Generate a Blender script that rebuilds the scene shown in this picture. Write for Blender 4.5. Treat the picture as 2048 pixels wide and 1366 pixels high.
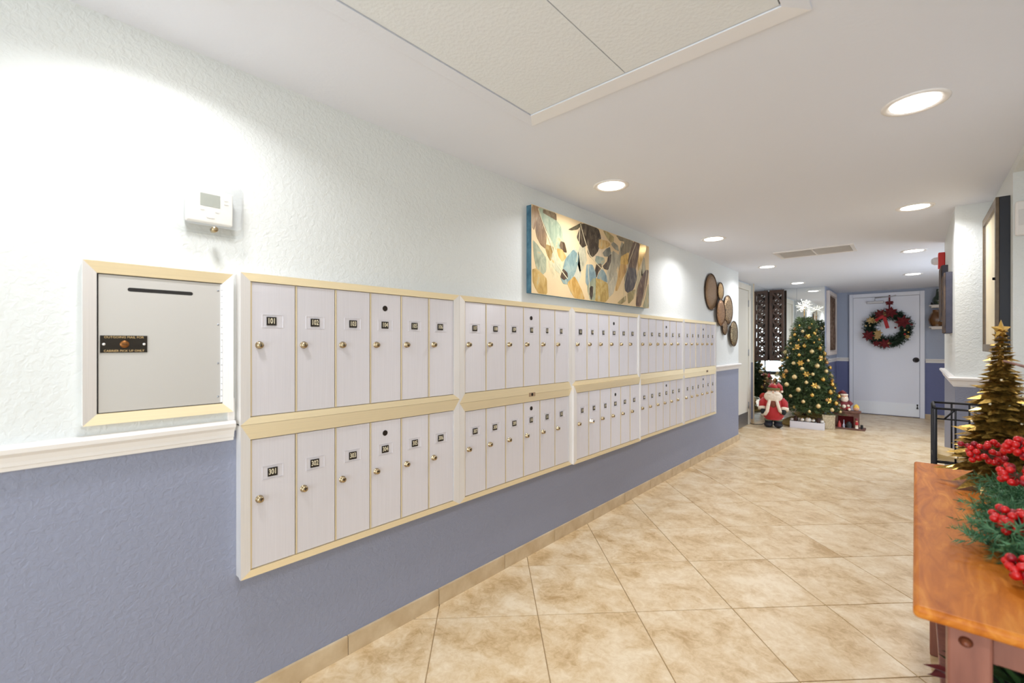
import bpy, math, random
from mathutils import Vector, Matrix, Euler

for o in list(bpy.data.objects):
    bpy.data.objects.remove(o, do_unlink=True)
scene = bpy.context.scene
COL = scene.collection
PI = math.pi
R = random.Random(7)

# ------------------------------------------------------------------ camera
cam_data = bpy.data.cameras.new('camera')
cam = bpy.data.objects.new('camera', cam_data)
COL.objects.link(cam)
cam.location = (0.0, 0.0, 1.24)
cam.rotation_euler = (PI / 2, 0, math.radians(41.846))
cam_data.sensor_width = 36.0
cam_data.lens = 900.0 / 2048.0 * 36.0
cam_data.shift_y = 4.0 / 2048.0
cam_data.clip_start = 0.03
cam_data.dof.use_dof = True
cam_data.dof.focus_distance = 2.6
cam_data.dof.aperture_fstop = 2.8
scene.camera = cam

# ------------------------------------------------------------------ world, daylight, exposure
world = bpy.data.worlds.new('world')
scene.world = world
world.use_nodes = True
wn = world.node_tree.nodes
wn['Background'].inputs[0].default_value = (0.78, 0.88, 1.0, 1)
wn['Background'].inputs[1].default_value = 2.0

def area_light(name, loc, rot, sx, sy, energy, color, spread=PI):
    d = bpy.data.lights.new(name, 'AREA')
    d.shape = 'RECTANGLE'; d.size = sx; d.size_y = sy
    d.energy = energy; d.color = color; d.spread = spread
    o = bpy.data.objects.new(name, d); COL.objects.link(o)
    o.location = loc; o.rotation_euler = rot
    return o
# daylight through the glazed entrance behind the camera
area_light('entrance_daylight', (0.25, -3.12, 1.1), (PI / 2, 0, 0), 3.3, 1.9, 116, (0.82, 0.92, 1.0))
# cool daylight added for the far door, through an assumed, unseen side window
area_light('added_far_door_daylight', (1.26, 7.0, 1.1), (PI / 2, 0, PI / 2), 1.4, 1.6, 38, (0.72, 0.84, 1.0))

DOWNLIGHT_W = 5.7
vs = scene.view_settings
vs.view_transform = 'Standard'; vs.look = 'None'; vs.gamma = 1.0
vs.use_curve_mapping = False
vs.exposure = 0.07

# ------------------------------------------------------------------ materials
def C(r, g, b):
    f = lambda c: (c / 12.92 if c <= 0.04045 else ((c + 0.055) / 1.055) ** 2.4)
    return (f(r / 255), f(g / 255), f(b / 255), 1)

MATS = {}
def mat(name, col, rough=0.5, metal=0.0, **kw):
    if name in MATS: return MATS[name]
    m = bpy.data.materials.new(name); m.use_nodes = True
    b = m.node_tree.nodes['Principled BSDF']
    b.inputs['Base Color'].default_value = col
    b.inputs['Roughness'].default_value = rough
    b.inputs['Metallic'].default_value = metal
    for k, v in kw.items():
        b.inputs[k.replace('_', ' ')].default_value = v
    MATS[name] = m
    return m

class NT:
    def __init__(s, m):
        s.t = m.node_tree; s.n = s.t.nodes; s.b = s.n['Principled BSDF']
    def add(s, typ, **kw):
        n = s.n.new(typ)
        for k, v in kw.items(): setattr(n, k, v)
        return n
    def link(s, a, b): s.t.links.new(a, b)
    def noise(s, vec, scale, detail=4, rough=0.55, dist=0.0):
        n = s.add('ShaderNodeTexNoise')
        n.inputs['Scale'].default_value = scale; n.inputs['Detail'].default_value = detail
        n.inputs['Roughness'].default_value = rough; n.inputs['Distortion'].default_value = dist
        if vec is not None: s.link(vec, n.inputs['Vector'])
        return n.outputs['Fac']
    def ramp(s, fac, stops):
        r = s.add('ShaderNodeValToRGB'); e = r.color_ramp.elements
        while len(e) < len(stops): e.new(0.5)
        for i, (p, c) in enumerate(stops): e[i].position = p; e[i].color = c
        s.link(fac, r.inputs[0]); return r.outputs[0]
    def bump(s, h, strength, dist):
        b = s.add('ShaderNodeBump'); b.inputs['Strength'].default_value = strength
        b.inputs['Distance'].default_value = dist
        s.link(h, b.inputs['Height']); s.link(b.outputs[0], s.b.inputs['Normal'])
    def mapping(s, vec, scale):
        n = s.add('ShaderNodeMapping'); n.inputs['Scale'].default_value = scale
        s.link(vec, n.inputs['Vector']); return n.outputs[0]
    def pos(s): return s.add('ShaderNodeNewGeometry').outputs['Position']
    def obj(s): return s.add('ShaderNodeTexCoord').outputs['Object']

def noisy(name, c1, c2, scale, rough=0.5, metal=0.0, stretch=(1, 1, 1), bump=0.0, bdist=0.002, detail=4, **kw):
    if name in MATS: return MATS[name]
    m = mat(name, c1, rough, metal, **kw); t = NT(m)
    v = t.mapping(t.obj(), stretch)
    f = t.noise(v, scale, detail)
    t.link(t.ramp(f, [(0.3, c1), (0.7, c2)]), t.b.inputs['Base Color'])
    if bump: t.bump(f, bump, bdist)
    return m

def plaster(name, upper, lower, split):
    """two-tone knockdown plaster: paint colour changes at the chair rail"""
    m = mat(name, upper, 0.55); t = NT(m); p = t.pos()
    if lower:
        sep = t.add('ShaderNodeSeparateXYZ'); t.link(p, sep.inputs[0])
        gt = t.add('ShaderNodeMath', operation='GREATER_THAN'); gt.inputs[1].default_value = split
        t.link(sep.outputs['Z'], gt.inputs[0])
        mx = t.add('ShaderNodeMix', data_type='RGBA')
        mx.inputs['A'].default_value = lower; mx.inputs['B'].default_value = upper
        t.link(gt.outputs[0], mx.inputs['Factor']); t.link(mx.outputs['Result'], t.b.inputs['Base Color'])
    a = t.noise(p, 62, 3, 0.55, 0.6)
    r = t.ramp(a, [(0.36, (0, 0, 0, 1)), (0.68, (1, 1, 1, 1))])
    t.bump(r, 0.3, 0.0036)
    return m

M_WALL = plaster('wall_paint_two_tone', C(224, 226, 223), C(142, 146, 164), 0.95)
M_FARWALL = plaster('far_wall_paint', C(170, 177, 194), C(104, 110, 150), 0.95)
M_PLAIN = plaster('entry_wall_paint', C(226, 227, 222), None, 0)
M_CEIL = mat('ceiling_paint', C(230, 233, 242), 0.7)
_t = NT(M_CEIL); _t.bump(_t.noise(_t.pos(), 60, 3), 0.18, 0.003)
M_PANEL = mat('hatch_panel_paint', C(229, 232, 234), 0.75)
_t = NT(M_PANEL); _t.bump(_t.noise(_t.pos(), 85, 3), 0.4, 0.004)
M_TRIM = mat('white_gloss_trim', C(238, 233, 228), 0.3)
M_DOOR = mat('door_paint', C(238, 238, 246), 0.4)
M_CREAMDOOR = mat('cream_door_paint', C(224, 218, 204), 0.4)
M_STEEL = noisy('brushed_steel', C(150, 152, 158), C(170, 172, 176), 6, 0.35, 0.9, stretch=(1, 1, 60))
M_KICK = mat('kick_plate_glare_white', C(248, 250, 254), 0.25)  # white puts the window light reflected by the kick plate into its colour
M_MIRROR = mat('mirror_silver', (0.86, 0.88, 0.87, 1), 0.015, 1.0)
M_GROUT = mat('grout', C(176, 150, 112), 0.9)
M_DARK = mat('dark_slot', C(28, 24, 22), 0.7)
M_BLACKMETAL = mat('black_metal', C(30, 30, 33), 0.45, 0.6)
M_GLASS = mat('clear_glass', (1, 1, 1, 1), 0.02, 0.0, Alpha=0.12)
M_ACRYLIC = mat('clear_acrylic', C(236, 240, 240), 0.08, 0.0, Alpha=0.14)
M_LAMP = mat('lamp_lens', (1, 1, 1, 1), 0.5)
M_LAMP.node_tree.nodes['Principled BSDF'].inputs['Emission Color'].default_value = (1.0, 0.96, 0.9, 1)
M_LAMP.node_tree.nodes['Principled BSDF'].inputs['Emission Strength'].default_value = 12.0

def tile_material():
    m = mat('beige_stone_tile', C(222, 196, 156), 0.33); t = NT(m)
    info = t.add('ShaderNodeObjectInfo')
    mul = t.add('ShaderNodeMath', operation='MULTIPLY'); mul.inputs[1].default_value = 37.0
    t.link(info.outputs['Random'], mul.inputs[0])
    add = t.add('ShaderNodeVectorMath', operation='ADD')
    t.link(t.obj(), add.inputs[0]); t.link(mul.outputs[0], add.inputs[1])
    v = t.mapping(add.outputs[0], (1, 1, 1))
    a = t.noise(v, 5.5, 6, 0.62, 0.5)
    b = t.noise(v, 26, 5, 0.7, 1.0)
    mx = t.add('ShaderNodeMix', data_type='FLOAT'); mx.inputs['Factor'].default_value = 0.36
    t.link(a, mx.inputs['A']); t.link(b, mx.inputs['B'])
    c = t.ramp(mx.outputs['Result'], [(0.36, C(188, 154, 106)), (0.47, C(216, 188, 146)), (0.62, C(236, 217, 186))])
    t.link(c, t.b.inputs['Base Color'])
    return m
M_TILE = tile_material()
M_BASETILE = noisy('baseboard_tile', C(184, 156, 118), C(212, 190, 156), 9, 0.4, detail=6)

def brushed(name, col, tangent, rough=0.36, metal=0.75, aniso=0.85):
    m = mat(name, col, rough, metal, Anisotropic=aniso); t = NT(m)
    cv = t.add('ShaderNodeCombineXYZ')
    for i in range(3): cv.inputs[i].default_value = tangent[i]
    t.link(cv.outputs[0], t.b.inputs['Tangent'])
    v = t.mapping(t.pos(), (1, 1 + 120 * tangent[2], 1 + 120 * tangent[1]))
    f = t.noise(v, 5, 2)
    k = 0.93
    t.link(t.ramp(f, [(0.3, (col[0] * k, col[1] * k, col[2] * k, 1)), (0.7, col)]), t.b.inputs['Base Color'])
    return m
M_BARH = brushed('brushed_aluminium_floor_tint', C(252, 232, 190), (0, 1, 0), 0.36, 0.4)  # yellow tint puts the floor's reflection into the horizontal rails' base colour
M_BARV = brushed('brushed_aluminium_vertical', C(242, 238, 234), (0, 0, 1), 0.4, 0.4)
M_MDOOR = brushed('brushed_aluminium_door', C(236, 233, 238), (0, 0, 1), 0.45, 0.4)
M_DROPDOOR = mat('satin_aluminium_panel', C(206, 202, 196), 0.4, 0.35)
M_EDGE = mat('champagne_edge', C(236, 218, 180), 0.4, 0.3)
M_LOCK = mat('nickel_lock', C(182, 164, 132), 0.25, 1.0)
M_LOCKNEW = mat('chrome_lock', C(236, 232, 226), 0.1, 1.0)
M_PLATE = mat('black_number_plate', C(34, 26, 18), 0.4)
M_NUM = mat('cream_number', C(232, 220, 190), 0.5)

# ------------------------------------------------------------------ mesh builder
class MB:
    def __init__(s): s.v = []; s.f = []; s.mi = []; s.cur = 0; s.smooth = []; s.sm = False
    def face(s, idx): s.f.append(tuple(idx)); s.mi.append(s.cur); s.smooth.append(s.sm)
    def box(s, x0, x1, y0, y1, z0, z1):
        n = len(s.v)
        s.v += [(x, y, z) for z in (z0, z1) for (x, y) in ((x0, y0), (x1, y0), (x1, y1), (x0, y1))]
        for q in ((3, 2, 1, 0), (4, 5, 6, 7), (0, 1, 5, 4), (1, 2, 6, 5), (2, 3, 7, 6), (3, 0, 4, 7)):
            s.face([n + i for i in q])
        return s
    def prism(s, poly, p, q, w):
        """extrude polygon: poly list of 3D points, along vector w"""
        n = len(s.v); k = len(poly); w = Vector(w)
        s.v += [tuple(Vector(a)) for a in poly] + [tuple(Vector(a) + w) for a in poly]
        s.face(list(range(n + k - 1, n - 1, -1))); s.face(list(range(n + k, n + 2 * k)))
        for i in range(k):
            j = (i + 1) % k
            s.face([n + i, n + j, n + k + j, n + k + i])
        return s
    def hull8(s, pts):
        """8 points: bottom ring 4 then top ring 4"""
        n = len(s.v); s.v += [tuple(p) for p in pts]
        for q in ((3, 2, 1, 0), (4, 5, 6, 7), (0, 1, 5, 4), (1, 2, 6, 5), (2, 3, 7, 6), (3, 0, 4, 7)):
            s.face([n + i for i in q])
        return s
    def tube(s, pts, rad, seg=8, closed=False, caps=True):
        pts = [Vector(p) for p in pts]; k = len(pts)
        rads = rad if isinstance(rad, (list, tuple)) else [rad] * k
        n0 = len(s.v); up = None
        for i, p in enumerate(pts):
            a = pts[i - 1] if (i > 0 or closed) else p
            b = pts[(i + 1) % k] if (i < k - 1 or closed) else p
            d = (b - a)
            d = d.normalized() if d.length > 1e-9 else Vector((0, 0, 1))
            if up is None or abs(up.dot(d)) > 0.95:
                up = Vector((0, 0, 1)) if abs(d.z) < 0.9 else Vector((1, 0, 0))
            x = d.cross(up).normalized(); y = d.cross(x).normalized(); up = -y if False else up
            for j in range(seg):
                t = 2 * PI * j / seg
                s.v.append(tuple(p + (x * math.cos(t) + y * math.sin(t)) * rads[i]))
        rng = k if closed else k - 1
        for i in range(rng):
            a = n0 + i * seg; b = n0 + ((i + 1) % k) * seg
            for j in range(seg):
                j2 = (j + 1) % seg
                s.face([a + j, a + j2, b + j2, b + j])
        if caps and not closed:
            s.face([n0 + j for j in range(seg)][::-1]); s.face([n0 + (k - 1) * seg + j for j in range(seg)])
        return s
    def lathe(s, prof, c=(0, 0, 0), axis='z', seg=16):
        """profile list of (r, h) around an axis"""
        n = len(s.v); c = Vector(c); rows = []
        for (r, h) in prof:
            if r < 1e-6:
                rows.append([len(s.v)]); s.v.append(tuple(c + s._ax(0, 0, h, axis))); continue
            row = []
            for j in range(seg):
                t = 2 * PI * j / seg
                row.append(len(s.v)); s.v.append(tuple(c + s._ax(r * math.cos(t), r * math.sin(t), h, axis)))
            rows.append(row)
        for a, b in zip(rows, rows[1:]):
            if len(a) == 1 and len(b) == 1: continue
            for j in range(seg):
                j2 = (j + 1) % seg
                if len(a) == 1: s.face([a[0], b[j2], b[j]][::-1])
                elif len(b) == 1: s.face([a[j], a[j2], b[0]])
                else: s.face([a[j], a[j2], b[j2], b[j]])
        return s
    @staticmethod
    def _ax(a, b, h, axis):
        return Vector((a, b, h)) if axis == 'z' else (Vector((h, a, b)) if axis == 'x' else Vector((b, h, a)))
    def ball(s, c, r, seg=12, rings=8, sc=(1, 1, 1)):
        n = len(s.v); pr = []
        m0 = len(s.v)
        s.lathe([(r * math.sin(PI * i / rings), -r * math.cos(PI * i / rings)) for i in range(rings + 1)], (0, 0, 0), 'z', seg)
        for i in range(m0, len(s.v)):
            p = s.v[i]; s.v[i] = (p[0] * sc[0] + c[0], p[1] * sc[1] + c[1], p[2] * sc[2] + c[2])
        return s
    def quad(s, a, b, c, d):
        n = len(s.v); s.v += [tuple(a), tuple(b), tuple(c), tuple(d)]; s.face([n, n + 1, n + 2, n + 3]); return s
    def tri(s, a, b, c):
        n = len(s.v); s.v += [tuple(a), tuple(b), tuple(c)]; s.face([n, n + 1, n + 2]); return s
    def mesh(s, name, mats):
        me = bpy.data.meshes.new(name)
        me.from_pydata(s.v, [], s.f)
        for m in (mats if isinstance(mats, (list, tuple)) else [mats]): me.materials.append(m)
        me.polygons.foreach_set('material_index', s.mi)
        me.polygons.foreach_set('use_smooth', s.smooth)
        me.update()
        return me
    def build(s, name, mats, parent=None, loc=(0, 0, 0), rot=None, bevel=0.0, bseg=2):
        o = bpy.data.objects.new(name, s.mesh(name, mats)); COL.objects.link(o)
        o.location = loc
        if rot: o.rotation_euler = rot
        if parent: o.parent = parent
        if bevel:
            b = o.modifiers.new('bevel', 'BEVEL'); b.width = bevel; b.segments = bseg; b.limit_method = 'ANGLE'
        return o
def smooth():
    m = MB(); m.sm = True; return m
def inst(name, me, parent=None, loc=(0, 0, 0), rot=None, scale=None):
    o = bpy.data.objects.new(name, me); COL.objects.link(o); o.location = loc
    if rot: o.rotation_euler = rot
    if scale: o.scale = scale
    if parent: o.parent = parent
    return o
def tag(o, label, cat, group=None, kind=None):
    if label: o['label'] = label
    if cat: o['category'] = cat
    if group: o['group'] = group
    if kind: o['kind'] = kind
    return o
def thing(name, label, cat, loc=(0, 0, 0), rotz=0.0, group=None):
    o = bpy.data.objects.new(name, None); COL.objects.link(o)
    o.empty_display_size = 0.05
    o.location = loc; o.rotation_euler = (0, 0, rotz)
    return tag(o, label, cat, group)
def struct(o):
    o['kind'] = 'structure'; return o
def text_mesh(body, size, depth, mapf, m, align='CENTER', bold=0.0):
    cu = bpy.data.curves.new('text', 'FONT'); cu.body = body; cu.size = size
    cu.align_x = align; cu.align_y = 'CENTER'; cu.extrude = depth; cu.resolution_u = 2; cu.offset = bold
    o = bpy.data.objects.new('text', cu); COL.objects.link(o)
    dg = bpy.context.evaluated_depsgraph_get(); dg.update()
    me = bpy.data.meshes.new_from_object(o.evaluated_get(dg))
    bpy.data.objects.remove(o, do_unlink=True); bpy.data.curves.remove(cu)
    for v in me.vertices: v.co = Vector(mapf(*v.co))
    me.materials.clear(); me.materials.append(m); me.update()
    return me
onleft = lambda x, y, z: (z, x, y)      # lettering on a surface that faces +X

# ================================================================== THE PLACE
W = -1.69          # face of the mailbox wall
CZ = 2.16          # ceiling height
# ------------------------------------------------------------------ walls
def wall(name, m, *boxes):
    b = MB()
    for q in boxes: b.box(*q)
    return struct(b.build(name, m))
wall('wall_left', M_WALL, (-2.10, W, -3.0, 6.25, 0, CZ))
wall('wall_recess', M_WALL, (-2.10, -1.92, 6.25, 7.65, 0, CZ), (-2.10, -1.856, 7.65, 8.70, 0, CZ))
wall('wall_alcove', M_FARWALL, (-2.10, -1.07, 8.706, 10.1, 0, CZ))
wall('wall_far', M_FARWALL, (-2.10, 1.2, 10.1, 10.2, 0, CZ))
wall('wall_right_far', M_WALL, (1.1, 1.2, 5.67, 6.3, 0, CZ), (1.1, 1.2, 7.7, 10.1, 0, CZ), (1.1, 1.2, 6.3, 7.7, 0, 0.3), (1.1, 1.2, 6.3, 7.7, 1.95, CZ))
wn2 = struct(MB().box(1.12, 1.18, 6.3, 6.35, 0.3, 1.95).box(1.12, 1.18, 7.65, 7.7, 0.3, 1.95).box(1.12, 1.18, 6.35, 7.65, 0.3, 0.35).box(1.12, 1.18, 6.35, 7.65, 1.9, 1.95).box(1.12, 1.18, 6.98, 7.02, 0.35, 1.9).build('added_side_window', M_TRIM))  # unseen window, added to let cool daylight onto the far door
for a, b in ((6.35, 6.98), (7.02, 7.65)):
    MB().box(1.146, 1.152, a, b, 0.35, 1.9).build('pane', M_GLASS, wn2)
wall('wall_column', M_WALL, (0.2, 1.2, 4.24, 5.67, 0, CZ))
wall('wall_right', M_WALL, (0.46, 1.2, 0.9, 4.24, 0, CZ), (0.376, 0.46, 3.45, 4.24, 0, CZ), (0.376, 0.46, 0.9, 3.45, 2.12, CZ))
wall('wall_entry', M_PLAIN, (2.2, 2.3, -3.0, 0.9, 0, CZ), (1.2, 2.3, 0.9, 1.0, 0, CZ))
# glazed entrance behind the camera
wall('wall_back', M_PLAIN, (-1.79, -1.45, -3.1, -3.0, 0, CZ), (1.95, 2.3, -3.1, -3.0, 0, CZ), (-1.45, 1.95, -3.1, -3.0, 2.08, CZ))
win = struct(MB().box(-1.45, -1.39, -3.08, -3.02, 0, 2.08).box(1.89, 1.95, -3.08, -3.02, 0, 2.08).box(-1.39, 1.89, -3.08, -3.02, 2.0, 2.08)
             .box(-1.39, 1.89, -3.08, -3.02, 0.0, 0.12).build('window_1', M_BLACKMETAL))
for x in (-0.28, 0.83):
    MB().box(x - 0.03, x + 0.03, -3.08, -3.02, 0.12, 2.0).build('mullion', M_BLACKMETAL, win)
for a, b in ((-1.39, -0.31), (-0.25, 0.80), (0.86, 1.89)):
    MB().box(a, b, -3.054, -3.046, 0.12, 2.0).build('pane', M_GLASS, win)
struct(MB().box(-2.10, 2.3, -3.1, 10.2, CZ, CZ + 0.1).build('ceiling', M_CEIL))

# ------------------------------------------------------------------ floor: stone tiles laid diagonally
floor = struct(MB().box(-2.10, 2.3, -3.1, 10.2, -0.06, -0.0035).build('floor', M_GROUT))
TS, GAP = 0.4572, 0.0042
OX, OY = -0.6373, 2.2570          # one grout crossing
def clip(poly, ax, val, keep_less):
    out = []
    for i, p in enumerate(poly):
        q = poly[(i + 1) % len(poly)]
        ip = (p[ax] <= val) if keep_less else (p[ax] >= val)
        iq = (q[ax] <= val) if keep_less else (q[ax] >= val)
        if ip: out.append(p)
        if ip != iq:
            t = (val - p[ax]) / (q[ax] - p[ax])
            out.append((p[0] + (q[0] - p[0]) * t, p[1] + (q[1] - p[1]) * t))
    return out
h = (TS - GAP) / 2 * math.sqrt(2)
def tile_mesh(poly):
    b = MB(); k = len(poly)
    cx = sum(p[0] for p in poly) / k; cy = sum(p[1] for p in poly) / k
    n = len(b.v)
    sh = lambda p, d: (p[0] + (cx - p[0]) * d, p[1] + (cy - p[1]) * d)
    b.v += [(p[0], p[1], -0.006) for p in poly] + [(p[0], p[1], -0.0012) for p in poly] + [(*sh(p, 0.006), 0.0) for p in poly]
    for r in (0, 1):
        for i in range(k):
            j = (i + 1) % k
            b.face([r * k + i, r * k + j, (r + 1) * k + j, (r + 1) * k + i])
    b.face([2 * k + i for i in range(k)])
    return b.mesh('floor_tile', M_TILE)
full = [(-h, 0), (0, -h), (h, 0), (0, h)]
full_mesh = tile_mesh(full)
ex = (TS / math.sqrt(2), TS / math.sqrt(2)); ey = (-TS / math.sqrt(2), TS / math.sqrt(2))
# floor areas the tiles are cut to: (x0, x1, y0, y1)
AREAS = [(W, 0.46, -3.0, 4.24), (W, 0.2, 4.24, 5.67), (W, 1.1, 5.67, 6.25), (-1.92, 1.1, 6.25, 7.65), (-1.856, 1.1, 7.65, 8.70), (-1.07, 1.1, 8.70, 10.1), (0.46, 2.2, -3.0, 0.9)]
BB = (-1.92, 2.2, -3.0, 10.1)
for i in range(-40, 41):
    for j in range(-40, 41):
        x = OX + (i + 0.5) * ex[0] + (j + 0.5) * ey[0]; y = OY + (i + 0.5) * ex[1] + (j + 0.5) * ey[1]
        if not (BB[0] - h < x < BB[1] + h and BB[2] - h < y < BB[3] + h): continue
        poly = [(x + p[0], y + p[1]) for p in full]
        hit = []
        for A in AREAS:
            q = clip(clip(clip(clip(poly, 0, A[0], False), 0, A[1], True), 1, A[2], False), 1, A[3], True)
            if len(q) >= 3:
                a = 0.5 * abs(sum(q[k][0] * q[(k + 1) % len(q)][1] - q[(k + 1) % len(q)][0] * q[k][1] for k in range(len(q))))
                if a > 0.0004: hit.append((a, q))
        tot = sum(a for a, q in hit)
        if tot < 0.0004: continue
        if y < -1.6: continue
        if tot > 0.995 * 2 * h * h or len(hit) > 1:
            inst('floor_tile', full_mesh, floor, (x, y, 0))
        else:
            q = hit[0][1]
            inst('floor_tile', tile_mesh([(p[0] - x, p[1] - y) for p in q]), floor, (x, y, 0))
rest = MB().box(W, 2.2, -3.0, -1.35, -0.006, -0.001).build('entry_mat_border', M_TILE, floor)

# ------------------------------------------------------------------ tile baseboards
def baseboard(name, p0, p1, nrm, first, step=0.459):
    """run of cut tiles from p0 to p1, thickness along nrm"""
    p0 = Vector(p0); p1 = Vector(p1); d = (p1 - p0); L = d.length; d.normalize(); n = Vector(nrm)
    root = None; cuts = [0.0]; c = first
    while c < L:
        if c > 0: cuts.append(c)
        c += step
    cuts.append(L)
    g = MB(); q0 = p0; q1 = p1
    g.hull8([q0, q1, q1 + n * 0.004, q0 + n * 0.004] + [v + Vector((0, 0, 0.07)) for v in (q0, q1, q1 + n * 0.004, q0 + n * 0.004)])
    root = struct(g.build(name, M_GROUT))
    for a, b in zip(cuts, cuts[1:]):
        if b - a < 0.01: continue
        s = p0 + d * (a + 0.0015); e = p0 + d * (b - 0.0015)
        pts = [s, e, e + n * 0.011, s + n * 0.011]
        pts += [v + Vector((0, 0, 0.075)) for v in (s, e)] + [v + Vector((0, 0, 0.0735)) for v in (e + n * 0.0095, s + n * 0.0095)]
        mid = (s + e) / 2; mid.z = 0
        MB().hull8([v - mid for v in pts]).build('baseboard_tile', M_BASETILE, root, mid)
baseboard('baseboard_left', (W, -1.0, 0), (W, 6.25, 0), (1, 0, 0), (0.899 + 1.0) % 0.459)
baseboard('baseboard_left_end', (W + 0.011, 6.25, 0), (-1.92, 6.25, 0), (0, 1, 0), 0.3)
baseboard('baseboard_stub', (-1.90, 7.65, 0), (-1.853, 7.65, 0), (0, -1, 0), 0.3)
baseboard('baseboard_far_right', (0.125, 10.1, 0), (1.1, 10.1, 0), (0, -1, 0), 0.2)
baseboard('baseboard_far_left', (-1.07, 10.1, 0), (-0.88, 10.1, 0), (0, -1, 0), 0.3)
baseboard('baseboard_column', (0.2, 4.229, 0), (0.2, 5.67, 0), (-1, 0, 0), 0.3)
baseboard('baseboard_column_front', (0.2, 4.24, 0), (0.376, 4.24, 0), (0, -1, 0), 0.3)

# ------------------------------------------------------------------ chair rail
PROF = [(0, 0), (0.008, 0.0), (0.010, 0.010), (0.014, 0.012), (0.015, 0.022), (0.020, 0.036), (0.032, 0.046), (0.034, 0.058), (0.026, 0.066), (0, 0.066)]
def rail(n, p0, p1, nrm, m0=0.0, m1=0.0):
    """moulded rail; m0/m1 lengthen the ends with depth for mitres"""
    p0 = Vector(p0); p1 = Vector(p1); d = (p1 - p0).normalized(); nv = Vector(nrm)
    b = MB(); k = len(PROF)
    for p, sgn in ((p0, -m0), (p1, m1)):
        for (o, z) in PROF: b.v.append(tuple(p + nv * o + d * (o * sgn) + Vector((0, 0, z))))
    for i in range(k):
        j = (i + 1) % k; b.face([i, j, k + j, k + i])
    b.face(list(range(k - 1, -1, -1))); b.face(list(range(k, 2 * k)))
    return struct(b.build('trim_%d' % n, M_TRIM))
RZ = 0.921
rail(1, (W, -3.0, RZ), (W, 0.495, RZ), (1, 0, 0))
rail(2, (W, 5.228, RZ), (W, 6.25, RZ), (1, 0, 0), 0, 1)
rail(3, (0.2, 4.24, RZ + .03), (0.2, 5.67, RZ + .03), (-1, 0, 0), 1, 1)
rail(4, (0.2, 4.24, RZ + .03), (0.376, 4.24, RZ + .03), (0, -1, 0), 1, -1)
rail(5, (-1.07, 10.1, RZ), (-0.89, 10.1, RZ), (0, -1, 0), -1, 0)
rail(6, (0.13, 10.1, RZ), (1.1, 10.1, RZ), (0, -1, 0))
rail(7, (-1.07, 8.70, RZ), (-1.07, 10.1, RZ), (1, 0, 0), 0, -1)
rail(8, (0.376, 3.45, RZ + .03), (0.376, 4.24, RZ + .03), (-1, 0, 0), 0, -1)

# ------------------------------------------------------------------ recess door on the left (door_1)
d1 = struct(MB().box(-1.918, -1.896, 6.62, 7.52, 0.008, 2.04).build('door_1', M_CREAMDOOR))
f = MB().box(-1.92, -1.885, 7.525, 7.632, 0, 2.13).box(-1.92, -1.885, 6.508, 6.615, 0, 2.13).box(-1.92, -1.885, 6.615, 7.525, 2.045, 2.13)
f.build('door_frame', M_CREAMDOOR, d1, bevel=0.005)
MB().box(-1.896, -1.893, 6.66, 7.50, 0.012, 0.205).build('kick_plate', M_STEEL, d1)
kb = smooth().lathe([(0, 0.06), (0.018, 0.056), (0.026, 0.04), (0.018, 0.024), (0.011, 0.018), (0.011, 0.006), (0.03, 0.004), (0.03, 0)], (-1.896, 6.70, 0.96), 'x', 16)
kb.build('door_knob', M_STEEL, d1)
for z in (0.3, 1.1, 1.85):
    smooth().tube([(-1.89, 7.522, z - 0.05), (-1.89, 7.522, z + 0.05)], 0.007, 8).build('hinge', M_STEEL, d1)

# ------------------------------------------------------------------ far door (door_2)
FY = 10.1
d2 = struct(MB().box(-0.822, 0.056, FY - 0.03, FY - 0.002, 0.012, 2.045).build('door_2', M_DOOR))
f = MB().box(-0.880, -0.826, FY - 0.045, FY, 0, 2.115).box(0.060, 0.121, FY - 0.045, FY, 0, 2.115).box(-0.826, 0.060, FY - 0.045, FY, 2.05, 2.115)
f.build('door_frame', M_DOOR, d2, bevel=0.006)
MB().box(-0.815, 0.050, FY - 0.034, FY - 0.03, 0.02, 0.235).build('kick_plate', M_KICK, d2)
k = smooth().lathe([(0, -0.065), (0.022, -0.06), (0.031, -0.045), (0.022, -0.028), (0.012, -0.02), (0.012, -0.008), (0.04, -0.005), (0.042, 0)], (0.012, FY - 0.03, 0.965), 'y', 20)
k.build('door_knob', mat('dark_bronze', C(70, 62, 58), 0.35, 0.8), d2)
c = MB().box(-0.63, -0.40, FY - 0.085, FY - 0.03, 1.935, 1.975); c.build('door_closer', mat('closer_paint', C(200, 196, 196), 0.4, 0.3), d2, bevel=0.008)
a = smooth().tube([(-0.52, FY - 0.09, 1.985), (-0.52, FY - 0.09, 2.03), (-0.30, FY - 0.06, 2.04), (-0.24, FY - 0.05, 2.06)], 0.008, 8)
a.build('closer_arm', MATS['closer_paint'], d2)
s = MB().hull8([(0.015, FY - 0.05, 0.15), (0.045, FY - 0.05, 0.15), (0.045, FY - 0.034, 0.15), (0.015, FY - 0.034, 0.15),
                (0.026, FY - 0.045, 0.19), (0.034, FY - 0.045, 0.19), (0.034, FY - 0.034, 0.19), (0.026, FY - 0.034, 0.19)])
s.hull8([(0.026, FY - 0.045, 0.19), (0.034, FY - 0.045, 0.19), (0.034, FY - 0.034, 0.19), (0.026, FY - 0.034, 0.19),
         (0.019, FY - 0.06, 0.225), (0.041, FY - 0.06, 0.225), (0.041, FY - 0.034, 0.225), (0.019, FY - 0.034, 0.225)])
s.build('door_stop', M_DARK, d2)

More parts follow.
